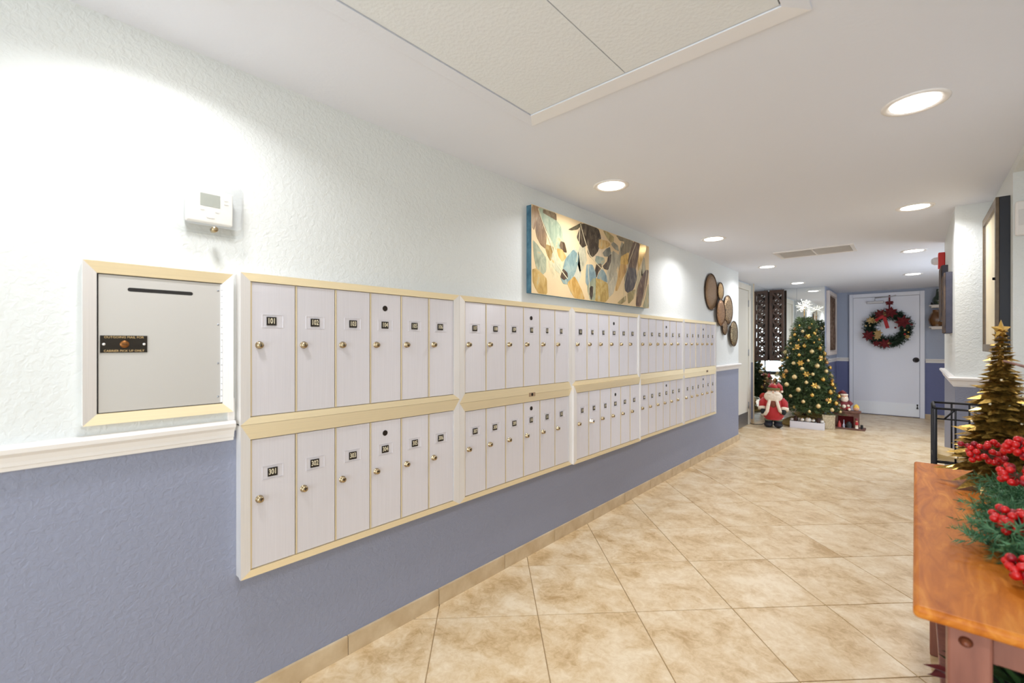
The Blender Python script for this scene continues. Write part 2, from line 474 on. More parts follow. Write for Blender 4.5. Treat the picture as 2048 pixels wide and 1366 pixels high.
# ------------------------------------------------------------------ ceiling hatch
hx0, hx1, hy0, hy1 = -1.142, -0.268, 0.16, 1.388
hatch = thing('ceiling_hatch', 'white ceiling access hatch with two rough panels and a smooth border', 'hatch', (0, 0, CZ))
fw, fd = 0.058, 0.028
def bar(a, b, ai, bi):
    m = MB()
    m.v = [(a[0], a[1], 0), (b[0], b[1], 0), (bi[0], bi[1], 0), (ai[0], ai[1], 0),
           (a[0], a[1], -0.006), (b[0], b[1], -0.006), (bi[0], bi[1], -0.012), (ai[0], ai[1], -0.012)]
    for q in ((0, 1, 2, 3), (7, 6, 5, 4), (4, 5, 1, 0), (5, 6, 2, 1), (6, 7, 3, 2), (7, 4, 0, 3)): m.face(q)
    m.build('frame_rail', mat('hatch_trim_lit', C(244, 245, 250), 0.4) if abs(a[1] - b[1]) < 1e-6 else M_CEIL, hatch)  # far and near rails paler: the light they catch is put into the colour
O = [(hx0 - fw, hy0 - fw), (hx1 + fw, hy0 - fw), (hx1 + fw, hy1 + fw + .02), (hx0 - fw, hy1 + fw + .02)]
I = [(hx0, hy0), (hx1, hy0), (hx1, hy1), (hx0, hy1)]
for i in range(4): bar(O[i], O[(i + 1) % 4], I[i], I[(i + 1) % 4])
for a, b in ((hx0 + 0.004, -0.7285), (-0.7255, hx1 - 0.004)):
    MB().box(a, b, hy0 + 0.004, hy1 - 0.005, -0.009, -0.003).build('panel', M_PANEL, hatch)
MB().box(hx0 + 0.001, hx1 - 0.001, hy0 + 0.001, hy1 - 0.001, -0.003, -0.0005).build('backing', M_DARK, hatch)

# ------------------------------------------------------------------ recessed downlights
DL = [(-1.32, 0.29, 'left', 'over the outgoing mail box, at the top edge of the view'), (-1.32, 2.34, 'left', 'nearest one beside the mailbox wall, before the canvas'),
      (-1.32, 4.13, 'left', 'second one along the mailbox wall, past the canvas'), (-1.32, 6.06, 'left', 'third one along the mailbox wall, above its far corner'),
      (-1.33, 8.0, 'left', 'in front of the mirrored alcove, above the decorated tree'),
      (0.0, 0.29, 'right', 'above the camera side near the hatch'), (0.0, 2.31, 'right', 'largest one, above the wooden console table'), (0.0, 4.07, 'right', 'second in the right row, beside the white column'),
      (-0.01, 5.98, 'right', 'third in the right row, just past the white column'), (-0.02, 7.98, 'right', 'farthest in the right row, in front of the wreathed door')]
for (x, y, row, where) in DL:
    t = thing('recessed_downlight', 'round recessed ceiling light, ' + where, 'ceiling light', (x, y, CZ), 0, 'recessed lights in the corridor ceiling')
    smooth().lathe([(0.075, 0.0), (0.075, -0.003), (0.094, -0.006), (0.102, -0.002), (0.102, 0.0)], seg=28).build('trim_ring', M_TRIM, t)
    MB().lathe([(0.0, -0.003), (0.075, -0.0025), (0.075, -0.0005), (0, -0.0005)][::-1], seg=28).build('lens', M_LAMP, t)
    ld = bpy.data.lights.new('downlight_glow', 'AREA'); ld.shape = 'DISK'; ld.size = 0.14; ld.spread = math.radians(146); ld.energy = DOWNLIGHT_W; ld.color = (0.95, 0.965, 1.0)
    lo = bpy.data.objects.new('downlight_glow', ld); COL.objects.link(lo); lo.parent = t; lo.location = (0, 0, -0.012)

# ------------------------------------------------------------------ ceiling vent
t = thing('ceiling_vent', 'white rectangular slatted air vent in the corridor ceiling', 'vent', (-0.745, 5.35, CZ))
hw, hd = 0.325, 0.2
MB().box(-hw, hw, -hd, -hd + 0.025, -0.012, 0).box(-hw, hw, hd - 0.025, hd, -0.012, 0).box(-hw, -hw + 0.03, -hd + .025, hd - .025, -0.012, 0).box(hw - 0.03, hw, -hd + .025, hd - .025, -0.012, 0).box(-0.008, 0.008, -hd + .025, hd - .025, -0.012, 0).build('frame', M_TRIM, t)
MB().box(-hw + .03, hw - .03, -hd + .025, hd - .025, -0.002, -0.0005).build('backing', mat('vent_shadow', C(186, 182, 178), 0.8), t)
sl = MB().hull8([(0, -0.012, -0.010), (0.28, -0.012, -0.010), (0.28, -0.010, -0.012), (0, -0.010, -0.012), (0, 0.006, -0.003), (0.28, 0.006, -0.003), (0.28, 0.008, -0.004), (0, 0.008, -0.004)]).mesh('slat', M_TRIM)
for sx in (-0.29, 0.012):
    for k in range(12):
        inst('slat', sl, t, (sx, -0.16 + k * 0.029, 0))
# ------------------------------------------------------------------ mailbox banks
LOCK = smooth()
LOCK.lathe([(0.0130, 0.0), (0.0130, 0.003), (0.0105, 0.004), (0.0112, 0.012), (0.0098, 0.0155), (0.0060, 0.0168), (0.0, 0.0168)], axis='x', seg=14)
LOCK.cur = 1; LOCK.sm = False
LOCK.box(0.0166, 0.0174, -0.0011, 0.0011, -0.0050, 0.0042)
lock_mesh = LOCK.mesh('lock', [M_LOCK, M_DARK]); lock_new = LOCK.mesh('lock', [M_LOCKNEW, M_DARK])
holder = MB().box(0, 0.0012, -0.034, 0.034, 0.0210, 0.0222).box(0, 0.0012, -0.034, 0.034, -0.0222, -0.0210).box(0, 0.0012, -0.0342, -0.033, -0.021, 0.021).box(0, 0.0012, 0.033, 0.0342, -0.021, 0.021).mesh('label_holder', M_MDOOR)
holemesh = MB().lathe([(0.0115, 0), (0.0115, 0.0012), (0.008, 0.0016), (0.0, 0.0010)], axis='x', seg=16).mesh('arrow_lock', mat('dark_lock', C(58, 50, 44), 0.4, 0.7))
plates = {}
def plate_mesh(w, hh):
    if (w, hh) not in plates: plates[(w, hh)] = MB().box(0, 0.0022, -w / 2, w / 2, -hh / 2, hh / 2).mesh('number_plate', M_PLATE)
    return plates[(w, hh)]
doors = {}
def mitred(a, b, ai, bi, x0, x1, xi):
    """frame rail between outer edge a-b and inner edge ai-bi in the YZ plane; front slopes from x1 (outer) to xi (inner)"""
    m = MB()
    m.v = [(x0, *a), (x0, *b), (x0, *bi), (x0, *ai), (x1, *a), (x1, *b), (xi, *bi), (xi, *ai)]
    for q in ((0, 1, 2, 3), (7, 6, 5, 4), (4, 5, 1, 0), (5, 6, 2, 1), (6, 7, 3, 2), (7, 4, 0, 3)): m.face(q)
    return m
def bank(y0, y1, z0, z1, iy0, iy1, iz0, iz1, nums, label, row, extra=0.0, wide=()):
    t = thing('mailbox_bank', label, 'mailboxes', (W, y0, z0), 0, 'banks of six aluminium mailboxes on the left wall')
    D = 0.05 + extra
    Y = lambda v: v - y0
    Z = lambda v: v - z0
    o = [(0.0004, 0.0004), (y1 - y0 - 0.0004, 0.0004), (y1 - y0 - 0.0004, z1 - z0 - 0.0004), (0.0004, z1 - z0 - 0.0004)]
    i = [(Y(iy0), Z(iz0)), (Y(iy1), Z(iz0)), (Y(iy1), Z(iz1)), (Y(iy0), Z(iz1))]
    MB().box(0.001, D - 0.016, 0.002, y1 - y0 - 0.002, 0.002, z1 - z0 - 0.002).build('body', M_BARV, t)
    for k in range(4):
        mitred(o[k], o[(k + 1) % 4], i[k], i[(k + 1) % 4], D - 0.016, D, D - 0.0015).build('frame_rail', M_BARH if k % 2 == 0 else M_BARV, t)
    n = len(nums); pw = (iy1 - iy0) / n; g = 0.0022
    key = (round(pw, 4), round(iz1 - iz0, 4))
    if key not in doors:
        hgt = iz1 - iz0 - 0.006
        dm = MB().box(-0.006, 0, 0.0062, pw - g, 0.0, hgt)
        em = MB().box(-0.006, 0.0018, 0.0012, 0.0040, 0.0, hgt).box(-0.006, -0.0008, 0.0040, 0.0062, 0.0, hgt)
        doors[key] = (dm.mesh('door', M_MDOOR), em.mesh('edge_strip', M_EDGE))
    dm, em = doors[key]
    up = row == 'upper'
    for k, num in enumerate(nums):
        tilt = R.uniform(-0.0008, 0.0008)
        d = inst('door', dm, t, (D - 0.006 + tilt, Y(iy0) + k * pw, Z(iz0) + 0.003))
        dz = lambda zw: zw - (iz0 + 0.003)
        inst('edge_strip', em, d)
        cy = pw * 0.5 - 0.004
        zl = dz(1.3165 if up else 0.800); zk = dz(1.2345 if up else 0.7165)
        inst('label_holder', holder, d, (0, cy + 0.002, zl))
        s = str(num)
        w = 0.019 if s == '111' else (0.0235 if s[:2] == '11' else (0.0265 if s[1] == '1' else 0.0315)); hh = 0.029
        if num in wide: w, hh = 0.036, 0.033
        dy = R.uniform(-0.004, 0.004)
        inst('number_plate', plate_mesh(round(w, 4), hh), d, (0.0003, cy + dy, zl))
        tm = text_mesh(s, 0.0285, 0.0003, onleft, M_NUM, 'CENTER', 0.0004)
        inst('number', tm, d, (0.0026, cy + dy, zl), None, (1, 0.62 if s[1] != '1' else 0.5, 0.92))
        lk = inst('lock', lock_new if num == 314 else lock_mesh, d, (0, 0.0285, zk), (R.choice((0, 0, 0.5, -0.7, 1.57)), 0, 0))
        if num == 314: lk.scale = (1.5, 1.35, 1.35)
        if k == 3: inst('arrow_lock', holemesh, d, (0.0002, cy, dz(1.386 if up else 0.867)))
    return t
CS = [0.503, 1.452, 2.408, 3.352, 4.287, 5.226]
IN = [(0.533, 1.417), (1.487, 2.379), (2.445, 3.328), (3.385, 4.262), (4.318, 5.198)]
UP = [range(101, 107), range(107, 113), [113, 114, 115, 201, 202, 203], range(204, 210), range(210, 216)]
LO = [range(301, 307), range(307, 313), [313, 314, 315, 401, 402, 403], range(404, 410), range(410, 416)]
wu = ['first of the upper row, numbered 101 to 106, beside the outgoing mail box', 'second of the upper row, numbered 107 to 112', 'third of the upper row, under the leaf canvas, starting at 113',
      'fourth of the upper row, past the end of the leaf canvas', 'last of the upper row, nearest the woven wall discs']
wl = ['first of the lower row, numbered 301 to 306', 'second of the lower row, numbered 307 to 312', 'third of the lower row, the one with a large shiny chrome lock',
      'fourth of the lower row, just right of the chrome lock bank', 'last of the lower row, nearest the far end of the wall']
for c in range(5):
    seam = c in (0, 2)
    zmid = 0.971 if seam else 0.950
    bank(CS[c], CS[c + 1], zmid, 1.474, IN[c][0], IN[c][1], 0.995, 1.447, list(UP[c]), 'mailbox bank, ' + wu[c], 'upper', wide=(113,))
    bank(CS[c], CS[c + 1], 0.464, zmid, IN[c][0], IN[c][1], 0.487, 0.921 if seam else 0.907, list(LO[c]), 'mailbox bank, ' + wl[c], 'lower', 0.014 if c == 2 else 0.0)
for y, s in ((2.004, 'second'), (4.93, 'last')):
    p = thing('maker_plate', 'tiny metal maker plate on the middle rail of the %s mailbox column' % s, 'plate', (W + 0.05, y, 0.947), 0, 'maker plates on the mailboxes')
    MB().box(0, 0.0015, -0.028, 0.028, -0.011, 0.011).build('plate', mat('plate_bronze', C(186, 158, 128), 0.4, 0.4), p)
    MB().lathe([(0.009, 0.0015), (0.009, 0.002), (0, 0.002)], axis='x', seg=12).build('emblem', M_PLATE, p)

# wall conduit stub beside the first bank
tag(MB().box(0, 0.012, 0, 0.02, 0, 0.075).build('wall_bracket', M_TRIM, None, (W, 0.478, 0.985), bevel=0.002), 'small white bracket strip beside the first mailbox bank above the rail', 'bracket')

# ------------------------------------------------------------------ outgoing mail box
t = thing('outgoing_mail_box', 'square aluminium outgoing mail box with a black slot and plate', 'mailbox', (W, 0.131, 1.016))
bw, bh = 0.360, 0.451
o = [(0, 0), (bw, 0), (bw, bh), (0, bh)]; i = [(0.029, 0.029), (bw - 0.029, 0.029), (bw - 0.029, bh - 0.032), (0.029, bh - 0.032)]
for k in range(4):
    mitred(o[k], o[(k + 1) % 4], i[k], i[(k + 1) % 4], 0, 0.022, 0.014).build('frame_rail', M_BARH if k % 2 == 0 else M_BARV, t)
MB().box(0.001, 0.009, 0.033, bw - 0.031, 0.0315, bh - 0.0345).build('door', M_DROPDOOR, t)
MB().box(0.0, 0.004, 0.028, bw - 0.028, 0.028, bh - 0.031).build('backing', M_DARK, t)
sl = MB(); prof = []
for a in range(0, 9): prof.append((0.0093, 0.246 + 0.0055 * math.sin(a * PI / 8), 0.379 + 0.0055 * math.cos(a * PI / 8)))
for a in range(0, 9): prof.append((0.0093, 0.100 - 0.0055 * math.sin(a * PI / 8), 0.379 - 0.0055 * math.cos(a * PI / 8)))
sl.prism(prof[::-1], 0, 0, (-0.0008, 0, 0)); sl.build('mail_slot', M_DARK, t)
pl = MB().box(0.009, 0.0115, 0.036, 0.139, 0.198, 0.2465).build('name_plate', mat('bronze_black_plate', C(40, 33, 24), 0.35, 0.3), t)
M_GOLDTX = mat('gold_lettering', C(220, 186, 130), 0.4, 0.2)
inst('lettering', text_mesh('OUTGOING MAIL FOR', 0.0086, 0.0002, onleft, M_GOLDTX), pl, (0.0118, 0.0875, 0.2415))
inst('lettering', text_mesh('CARRIER PICK UP ONLY', 0.0082, 0.0002, onleft, M_GOLDTX), pl, (0.0118, 0.0875, 0.2030))
smooth().lathe([(0.0105, 0), (0.0105, 0.003), (0.008, 0.0045), (0, 0.004)], (0.0115, 0.0875, 0.222), 'x', 16).build('lock', mat('old_brass', C(150, 100, 56), 0.35, 0.9), pl)
MB().box(0.0155, 0.0162, 0.082, 0.093, 0.2213, 0.2227).build('keyhole', M_DARK, pl)
for y in (0.0435, 0.1315):
    smooth().lathe([(0.0034, 0), (0.0034, 0.001), (0, 0.0016)], (0.0115, y, 0.222), 'x', 10).build('screw', M_TRIM, pl)
for z in (0.052, 0.16, 0.285, 0.395):
    smooth().lathe([(0.0032, 0), (0.0026, 0.0016), (0, 0.002)], (0.009, 0.3195, z), 'x', 10).build('rivet', M_STEEL, t)
hg = MB()
for k in range(19): hg.box(0.009, 0.0135, 0.3265, 0.3305, 0.034 + k * 0.0202, 0.0525 + k * 0.0202)
hg.build('piano_hinge', M_KICK, t)

# ------------------------------------------------------------------ thermostat under a clear guard
t = thing('thermostat', 'white digital thermostat with grey screen inside the clear guard', 'thermostat', (W + 0.004, 0.424, 1.672))
MB().box(0, 0.028, -0.062, 0.062, -0.050, 0.052).build('body', mat('thermostat_plastic', C(222, 214, 202), 0.45), t, bevel=0.003)
MB().box(0.028, 0.0295, -0.028, 0.026, 0.000, 0.039).build('screen', mat('lcd_grey', C(122, 122, 100), 0.25), t)
for (y, z, w) in ((0.043, 0.028, 0.012), (0.043, 0.016, 0.012), (-0.022, -0.012, 0.010), (0.018, -0.015, 0.010), (0.0, -0.035, 0.022)):
    MB().box(0.028, 0.0302, y - w / 2, y + w / 2, z - 0.002, z + 0.002).build('button', mat('button_grey', C(206, 198, 190), 0.5), t, bevel=0.0008)
t = thing('thermostat_guard', 'clear acrylic lock box cover around the wall thermostat', 'cover', (W, 0.428, 1.676))
def rr(hw, hh, r, x, n=5):
    out = []
    for cx, cy, a0 in ((hw - r, hh - r, 0), (-hw + r, hh - r, PI / 2), (-hw + r, -hh + r, PI), (hw - r, -hh + r, 1.5 * PI)):
        for k in range(n): a = a0 + PI / 2 * k / (n - 1); out.append((x, cx + r * math.cos(a), cy + r * math.sin(a)))
    return out
b = MB(); b.prism(rr(0.098, 0.088, 0.016, 0.0), 0, 0, (0.004, 0, 0)); b.build('base_plate', M_ACRYLIC, t)
g = MB(); L0 = rr(0.090, 0.080, 0.018, 0.004); L1 = rr(0.080, 0.070, 0.016, 0.052); L2 = rr(0.0885, 0.0785, 0.0175, 0.004); n = len(L0)
g.v = L0 + L1 + [(p[0] - 0.002, p[1] * 0.985, p[2] * 0.985) for p in L1]
for k in range(n):
    j = (k + 1) % n; g.face([k, j, n + j, n + k])
g.face(list(range(n, 2 * n))); g.face(list(range(2 * n, 3 * n))[::-1])
g.build('cover', M_ACRYLIC, t)
smooth().lathe([(0.009, 0.0), (0.009, 0.02), (0.007, 0.023), (0, 0.023)], (0.036, 0.002, -0.078), 'x', 14).build('lock', M_LOCK, t)

# ------------------------------------------------------------------ leaf canvas
LEAVES = [
 ((165,125,80), [(0.004,0.51),(0.065,0.508),(0.077,0.477),(0.052,0.446),(0.036,0.397),(0.024,0.374),(0.004,0.385)]),
 ((140,105,65), [(0.069,0.46),(0.107,0.431),(0.136,0.39),(0.136,0.332),(0.128,0.283),(0.085,0.297),(0.052,0.333),(0.04,0.372),(0.052,0.426)]),
 ((165,180,150), [(0.077,0.508),(0.229,0.51),(0.238,0.463),(0.28,0.439),(0.294,0.398),(0.303,0.35),(0.28,0.307),(0.229,0.294),(0.202,0.333),(0.158,0.378),(0.132,0.415),(0.09,0.459)]),
 ((120,95,60), [(0.115,0.506),(0.231,0.511),(0.237,0.468),(0.176,0.477),(0.115,0.485)]),
 ((75,50,25), [(0.289,0.345),(0.327,0.343),(0.349,0.288),(0.322,0.286),(0.289,0.298),(0.275,0.318)]),
 ((165,130,65), [(0.141,0.301),(0.207,0.296),(0.207,0.263),(0.18,0.211),(0.149,0.244),(0.134,0.274)]),
 ((165,170,140), [(0.016,0.301),(0.056,0.282),(0.098,0.247),(0.132,0.221),(0.132,0.147),(0.09,0.116),(0.048,0.147),(0.028,0.211)]),
 ((205,165,90), [(0.012,0.132),(0.048,0.142),(0.09,0.121),(0.136,0.095),(0.139,0.003),(0.065,0.003),(0.04,0.033),(0.016,0.067)]),
 ((215,165,85), [(0.248,0.294),(0.303,0.295),(0.342,0.256),(0.303,0.223),(0.266,0.251)]),
 ((205,200,165), [(0.202,0.263),(0.248,0.226),(0.285,0.187),(0.28,0.143),(0.229,0.164),(0.202,0.188)]),
 ((140,165,160), [(0.42,0.307),(0.476,0.281),(0.471,0.234),(0.445,0.174),(0.4,0.123),(0.366,0.094),(0.322,0.092),(0.294,0.123),(0.318,0.181),(0.342,0.239)]),
 ((65,45,30), [(0.313,0.177),(0.356,0.157),(0.361,0.13),(0.322,0.109),(0.285,0.122)]),
 ((215,165,80), [(0.366,0.091),(0.44,0.139),(0.481,0.103),(0.523,0.054),(0.55,0.004),(0.445,0.003),(0.405,0.039)]),
 ((60,45,30), [(0.544,0.511),(0.723,0.509),(0.752,0.456),(0.752,0.407),(0.711,0.348),(0.665,0.314),(0.632,0.303),(0.598,0.328),(0.598,0.376),(0.544,0.349),(0.513,0.368),(0.481,0.403),(0.513,0.461)]),
 ((85,75,50), [(0.376,0.438),(0.461,0.48),(0.513,0.511),(0.518,0.491),(0.471,0.456),(0.41,0.439)]),
 ((220,175,100), [(0.752,0.438),(0.855,0.443),(0.899,0.425),(0.849,0.398),(0.782,0.375),(0.746,0.382)]),
 ((115,115,105), [(0.892,0.405),(0.905,0.368),(0.88,0.339),(0.818,0.33),(0.8,0.353),(0.842,0.384)]),
 ((65,50,40), [(0.911,0.357),(0.905,0.305),(0.867,0.242),(0.818,0.243),(0.8,0.259),(0.855,0.298),(0.867,0.331)]),
 ((150,160,145), [(0.711,0.315),(0.806,0.316),(0.818,0.293),(0.782,0.263),(0.723,0.255),(0.7,0.283)]),
 ((65,45,30), [(0.711,0.257),(0.77,0.268),(0.776,0.244),(0.734,0.208),(0.711,0.168),(0.694,0.215)]),
 ((135,160,165), [(0.587,0.235),(0.654,0.243),(0.688,0.202),(0.7,0.155),(0.643,0.137),(0.598,0.102),(0.577,0.124),(0.579,0.183)]),
 ((130,155,160), [(0.782,0.238),(0.83,0.206),(0.855,0.152),(0.782,0.154),(0.723,0.157),(0.734,0.189)]),
 ((200,165,85), [(0.7,0.155),(0.782,0.151),(0.855,0.134),(0.867,0.04),(0.824,0.005),(0.694,0.003),(0.688,0.093)]),
 ((165,170,140), [(0.665,0.151),(0.697,0.149),(0.688,0.003),(0.632,0.01),(0.604,0.055),(0.598,0.097)]),
 ((60,45,30), [(0.637,0.097),(0.665,0.097),(0.66,0.042),(0.643,0.008),(0.615,0.05),(0.62,0.081)]),
 ((185,175,150), [(0.93,0.379),(1.022,0.36),(1.015,0.293),(0.943,0.207),(0.867,0.135),(0.892,0.207),(0.918,0.281)]),
 ((170,150,95), [(0.806,0.51),(0.867,0.508),(0.943,0.49),(0.943,0.458),(0.905,0.445),(0.855,0.468)]),
 ((150,145,125), [(0.943,0.452),(1.009,0.436),(1.022,0.399),(0.969,0.404),(0.918,0.428)]),
 ((140,125,95), [(0.995,0.511),(1.232,0.51),(1.246,0.489),(1.174,0.409),(1.062,0.366),(1.062,0.419),(1.117,0.481),(1.049,0.476)]),
 ((235,190,100), [(1.062,0.359),(1.174,0.409),(1.174,0.328),(1.104,0.298),(1.056,0.305)]),
 ((215,165,85), [(1.049,0.298),(1.131,0.302),(1.131,0.255),(1.076,0.195),(1.009,0.109),(0.982,0.107),(1.009,0.188)]),
 ((105,75,50), [(1.261,0.505),(1.359,0.507),(1.336,0.405),(1.291,0.294),(1.174,0.287),(1.188,0.377)]),
 ((75,65,65), [(1.16,0.285),(1.291,0.294),(1.306,0.22),(1.261,0.146),(1.195,0.099),(1.131,0.12),(1.124,0.2)]),
 ((240,195,110), [(1.375,0.503),(1.478,0.511),(1.462,0.452),(1.398,0.372),(1.352,0.295),(1.344,0.364)]),
 ((100,65,40), [(1.478,0.303),(1.519,0.301),(1.494,0.203),(1.43,0.075),(1.383,0.005),(1.313,0.004),(1.336,0.153),(1.414,0.252)]),
 ((160,140,85), [(1.009,0.011),(1.131,0.073),(1.131,0.033),(1.062,0.005)]),
 ((170,150,90), [(1.167,0.096),(1.291,0.135),(1.261,0.063),(1.181,0.016)]),
 ((170,165,130), [(1.519,0.199),(1.536,0.129),(1.536,0.004),(1.43,0.004),(1.478,0.093)]),
]
t = thing('canvas_painting', 'wide canvas painting of brown, teal and gold leaves with blue edges', 'painting', (W + 0.001, 2.011, 1.532))
cw, ch = 1.539, 0.514
M_CANVAS = noisy('canvas_cream', C(232, 205, 158), C(218, 192, 150), 3.5, 0.7, detail=5)
M_CSIDE = noisy('canvas_edge_teal', C(42, 82, 104), C(96, 140, 156), 14, 0.6, detail=6)
MB().box(0, 0.038, 0.002, cw - 0.002, 0.002, ch - 0.002).build('stretcher', M_CSIDE, t)
MB().box(0.038, 0.0395, 0, cw, 0, ch).build('canvas', M_CANVAS, t)
def leafpaint(name, c, rough, metal):
    # washy brushwork: the leaf colour breaks up into darker, paler and cream strokes
    if name in MATS: return MATS[name]
    m = mat(name, C(*c), rough, metal); n = NT(m)
    v = n.mapping(n.obj(), (1, 1.0, 0.45)); f = n.noise(v, 16, 6, 0.65, 1.4)
    dark = [x * 0.72 for x in c]; pale = [x * 0.7 + y * 0.3 for x, y in zip(c, (200, 190, 160))]
    if sum(c) > 330: alt = (206, 160, 84) if c[2] > 120 else (166, 176, 158)
    else: alt = (118, 98, 76)
    n.link(n.ramp(f, [(0.28, C(*dark)), (0.45, C(*[x * 0.9 for x in c])), (0.60, C(*pale)), (0.72, C(*alt))]), n.b.inputs['Base Color'])
    return m
WASH = [((226, 206, 160), (0.16, 0.10, 0.20, 0.30)), ((214, 208, 182), (0.36, 0.02, 0.16, 0.32)), ((232, 206, 170), (0.64, 0.28, 0.22, 0.20)), ((206, 196, 170), (0.84, 0.04, 0.17, 0.34)),
        ((196, 186, 160), (1.02, 0.20, 0.12, 0.28)), ((206, 190, 150), (1.30, 0.03, 0.14, 0.30)), ((200, 192, 160), (0.47, 0.18, 0.12, 0.20)), ((190, 180, 150), (1.40, 0.20, 0.08, 0.22))]
for c, (u, v, w_, h_) in WASH:
    o_ = [(u, v + h_ * .3), (u + w_ * .25, v), (u + w_ * .6, v + h_ * .1), (u + w_, v + h_ * .45), (u + w_ * .8, v + h_ * .9), (u + w_ * .45, v + h_), (u + w_ * .1, v + h_ * .7)]
    MB().prism([(0.0395, min(a, cw - .004), min(b_, ch - .004)) for a, b_ in o_], 0, 0, (0.0003, 0, 0)).build('painted_wash', leafpaint('wash_%d_%d_%d' % c, c, 0.6, 0.0), t)
for k, (c, pts) in enumerate(LEAVES):
    key = 'leaf_paint_%d_%d_%d' % c
    dk = tuple(int(v * 0.82) for v in c); lt = tuple(min(255, int(v * 1.1 + 8)) for v in c)
    m = leafpaint(key, c, 0.5 if c != (240, 195, 110) else 0.25, 0.6 if c in ((240, 195, 110), (235, 190, 100)) else 0.0)
    x = 0.0396 + k * 0.00003
    area = sum(pts[a][0] * pts[(a + 1) % len(pts)][1] - pts[(a + 1) % len(pts)][0] * pts[a][1] for a in range(len(pts)))
    q = pts if area > 0 else pts[::-1]
    gx = sum(p[0] for p in q) / len(q); gz = sum(p[1] for p in q) / len(q)
    q = [(min(max(gx + (p[0] - gx) * 1.13, .003), cw - .003), min(max(gz + (p[1] - gz) * 1.10, .003), ch - .003)) for p in q]
    r = []
    for a in range(len(q)):
        p0, p1 = q[a], q[(a + 1) % len(q)]
        r += [(p0[0] * .88 + p1[0] * .12, p0[1] * .88 + p1[1] * .12), (p0[0] * .12 + p1[0] * .88, p0[1] * .12 + p1[1] * .88)]
    b = MB(); b.prism([(x, y, z) for y, z in r], 0, 0, (0.0006, 0, 0)); b.build('painted_leaf', m, t)
M_STEM = mat('stem_paint', C(226, 212, 172), 0.6)
for pl in ([(0.06, 0.50), (0.10, 0.43), (0.19, 0.30), (0.24, 0.2), (0.36, 0.12)], [(0.505, 0.5), (0.56, 0.40), (0.62, 0.31), (0.72, 0.26), (0.79, 0.23)], [(0.60, 0.28), (0.605, 0.2), (0.615, 0.1), (0.61, 0.0)],
           [(1.30, 0.5), (1.20, 0.36), (1.14, 0.25), (1.10, 0.12), (1.12, 0.04)], [(1.50, 0.49), (1.49, 0.3), (1.46, 0.15), (1.40, 0.03)], [(0.50, 0.47), (0.49, 0.36), (0.46, 0.24)]):
    b = MB()
    for a, c in zip(pl, pl[1:]):
        d = Vector((c[0] - a[0], c[1] - a[1])); nn = Vector((-d.y, d.x)).normalized() * 0.003
        b.quad((0.0415, a[0] - nn.x, a[1] - nn.y), (0.0415, c[0] - nn.x, c[1] - nn.y), (0.0415, c[0] + nn.x, c[1] + nn.y), (0.0415, a[0] + nn.x, a[1] + nn.y))
    b.build('painted_stem', M_STEM, t)

# ------------------------------------------------------------------ woven metal wall discs
def disc_mat(name, c1, c2, hole):
    m = mat(name, c1, 0.4, 0.7); n = NT(m)
    v = n.add('ShaderNodeTexVoronoi'); v.feature = 'DISTANCE_TO_EDGE'; v.inputs['Scale'].default_value = hole
    n.link(n.obj(), v.inputs['Vector'])
    n.link(n.ramp(v.outputs['Distance'], [(0.12, c1), (0.24, c2)]), n.b.inputs['Base Color'])
    n.bump(v.outputs['Distance'], 0.6, 0.01)
    return m
DISCS = [(5.18, 1.81, 0.200, 'largest and highest, plain bronze', C(150, 118, 84), C(130, 102, 74), 60), (5.468, 1.842, 0.100, 'small pale golden, right of the largest', C(196, 160, 106), C(150, 116, 70), 60),
         (5.452, 1.592, 0.152, 'copper brown, middle of the cluster', C(176, 132, 90), C(110, 78, 50), 70), (5.78, 1.645, 0.172, 'openwork, right of the copper one', C(176, 146, 108), C(66, 48, 34), 46),
         (5.625, 1.431, 0.088, 'smallest, low in the cluster', C(160, 132, 100), C(74, 56, 42), 46), (5.945, 1.360, 0.152, 'lowest, nearest the wall corner', C(170, 150, 116), C(70, 54, 38), 44)]
for k, (y, z, r, what, c1, c2, hs) in enumerate(DISCS):
    x = 0.012 + 0.009 * (k % 3)
    t = thing('wall_disc', 'round woven metal wall disc, ' + what, 'wall decor', (W, y, z), 0, 'woven metal discs on the left wall')
    ring = [(x, r * math.cos(2 * PI * a / 36), r * math.sin(2 * PI * a / 36)) for a in range(36)]
    smooth().tube(ring, 0.006, 8, True).build('rim', mat('dark_bronze_rim', C(70, 50, 34), 0.4, 0.7), t)
    smooth().lathe([(0, x + 0.012), (r * 0.6, x + 0.009), (r, x), (r, x - 0.003), (0, x + 0.006)][::-1], axis='x', seg=36).build('mesh_face', disc_mat('disc_face_%d' % k, c1, c2, hs), t)
    MB().box(0, x, -0.008, 0.008, -0.008, 0.008).build('hanger', M_BLACKMETAL, t)

# ------------------------------------------------------------------ mirrored alcove
mt = MB().box(-1.856, -1.850, 7.655, 8.697, 0.004, CZ - 0.004)
o = tag(mt.build('mirror', M_MIRROR), 'tall narrow mirror panel on the side wall of the alcove', 'mirror', 'mirrors lining the tree alcove')
xs = [-1.848, -1.46, -1.074]
mm = thing('mirror', 'tall mirror on the back wall of the alcove behind the decorated tree', 'mirror', (-1.46, 8.70, 0), 0, 'mirrors lining the tree alcove')
for a, b in zip(xs, xs[1:]):
    MB().box(a + 1.46 + 0.0012, b + 1.46 - 0.0012, 0.0, 0.005, 0.004, CZ - 0.004).build('mirror_panel', M_MIRROR, mm)
struct(MB().box(-1.858, -1.846, 7.646, 7.656, 0.0, CZ).build('trim_9', mat('mirror_edge_strip', C(226, 208, 178), 0.4)))

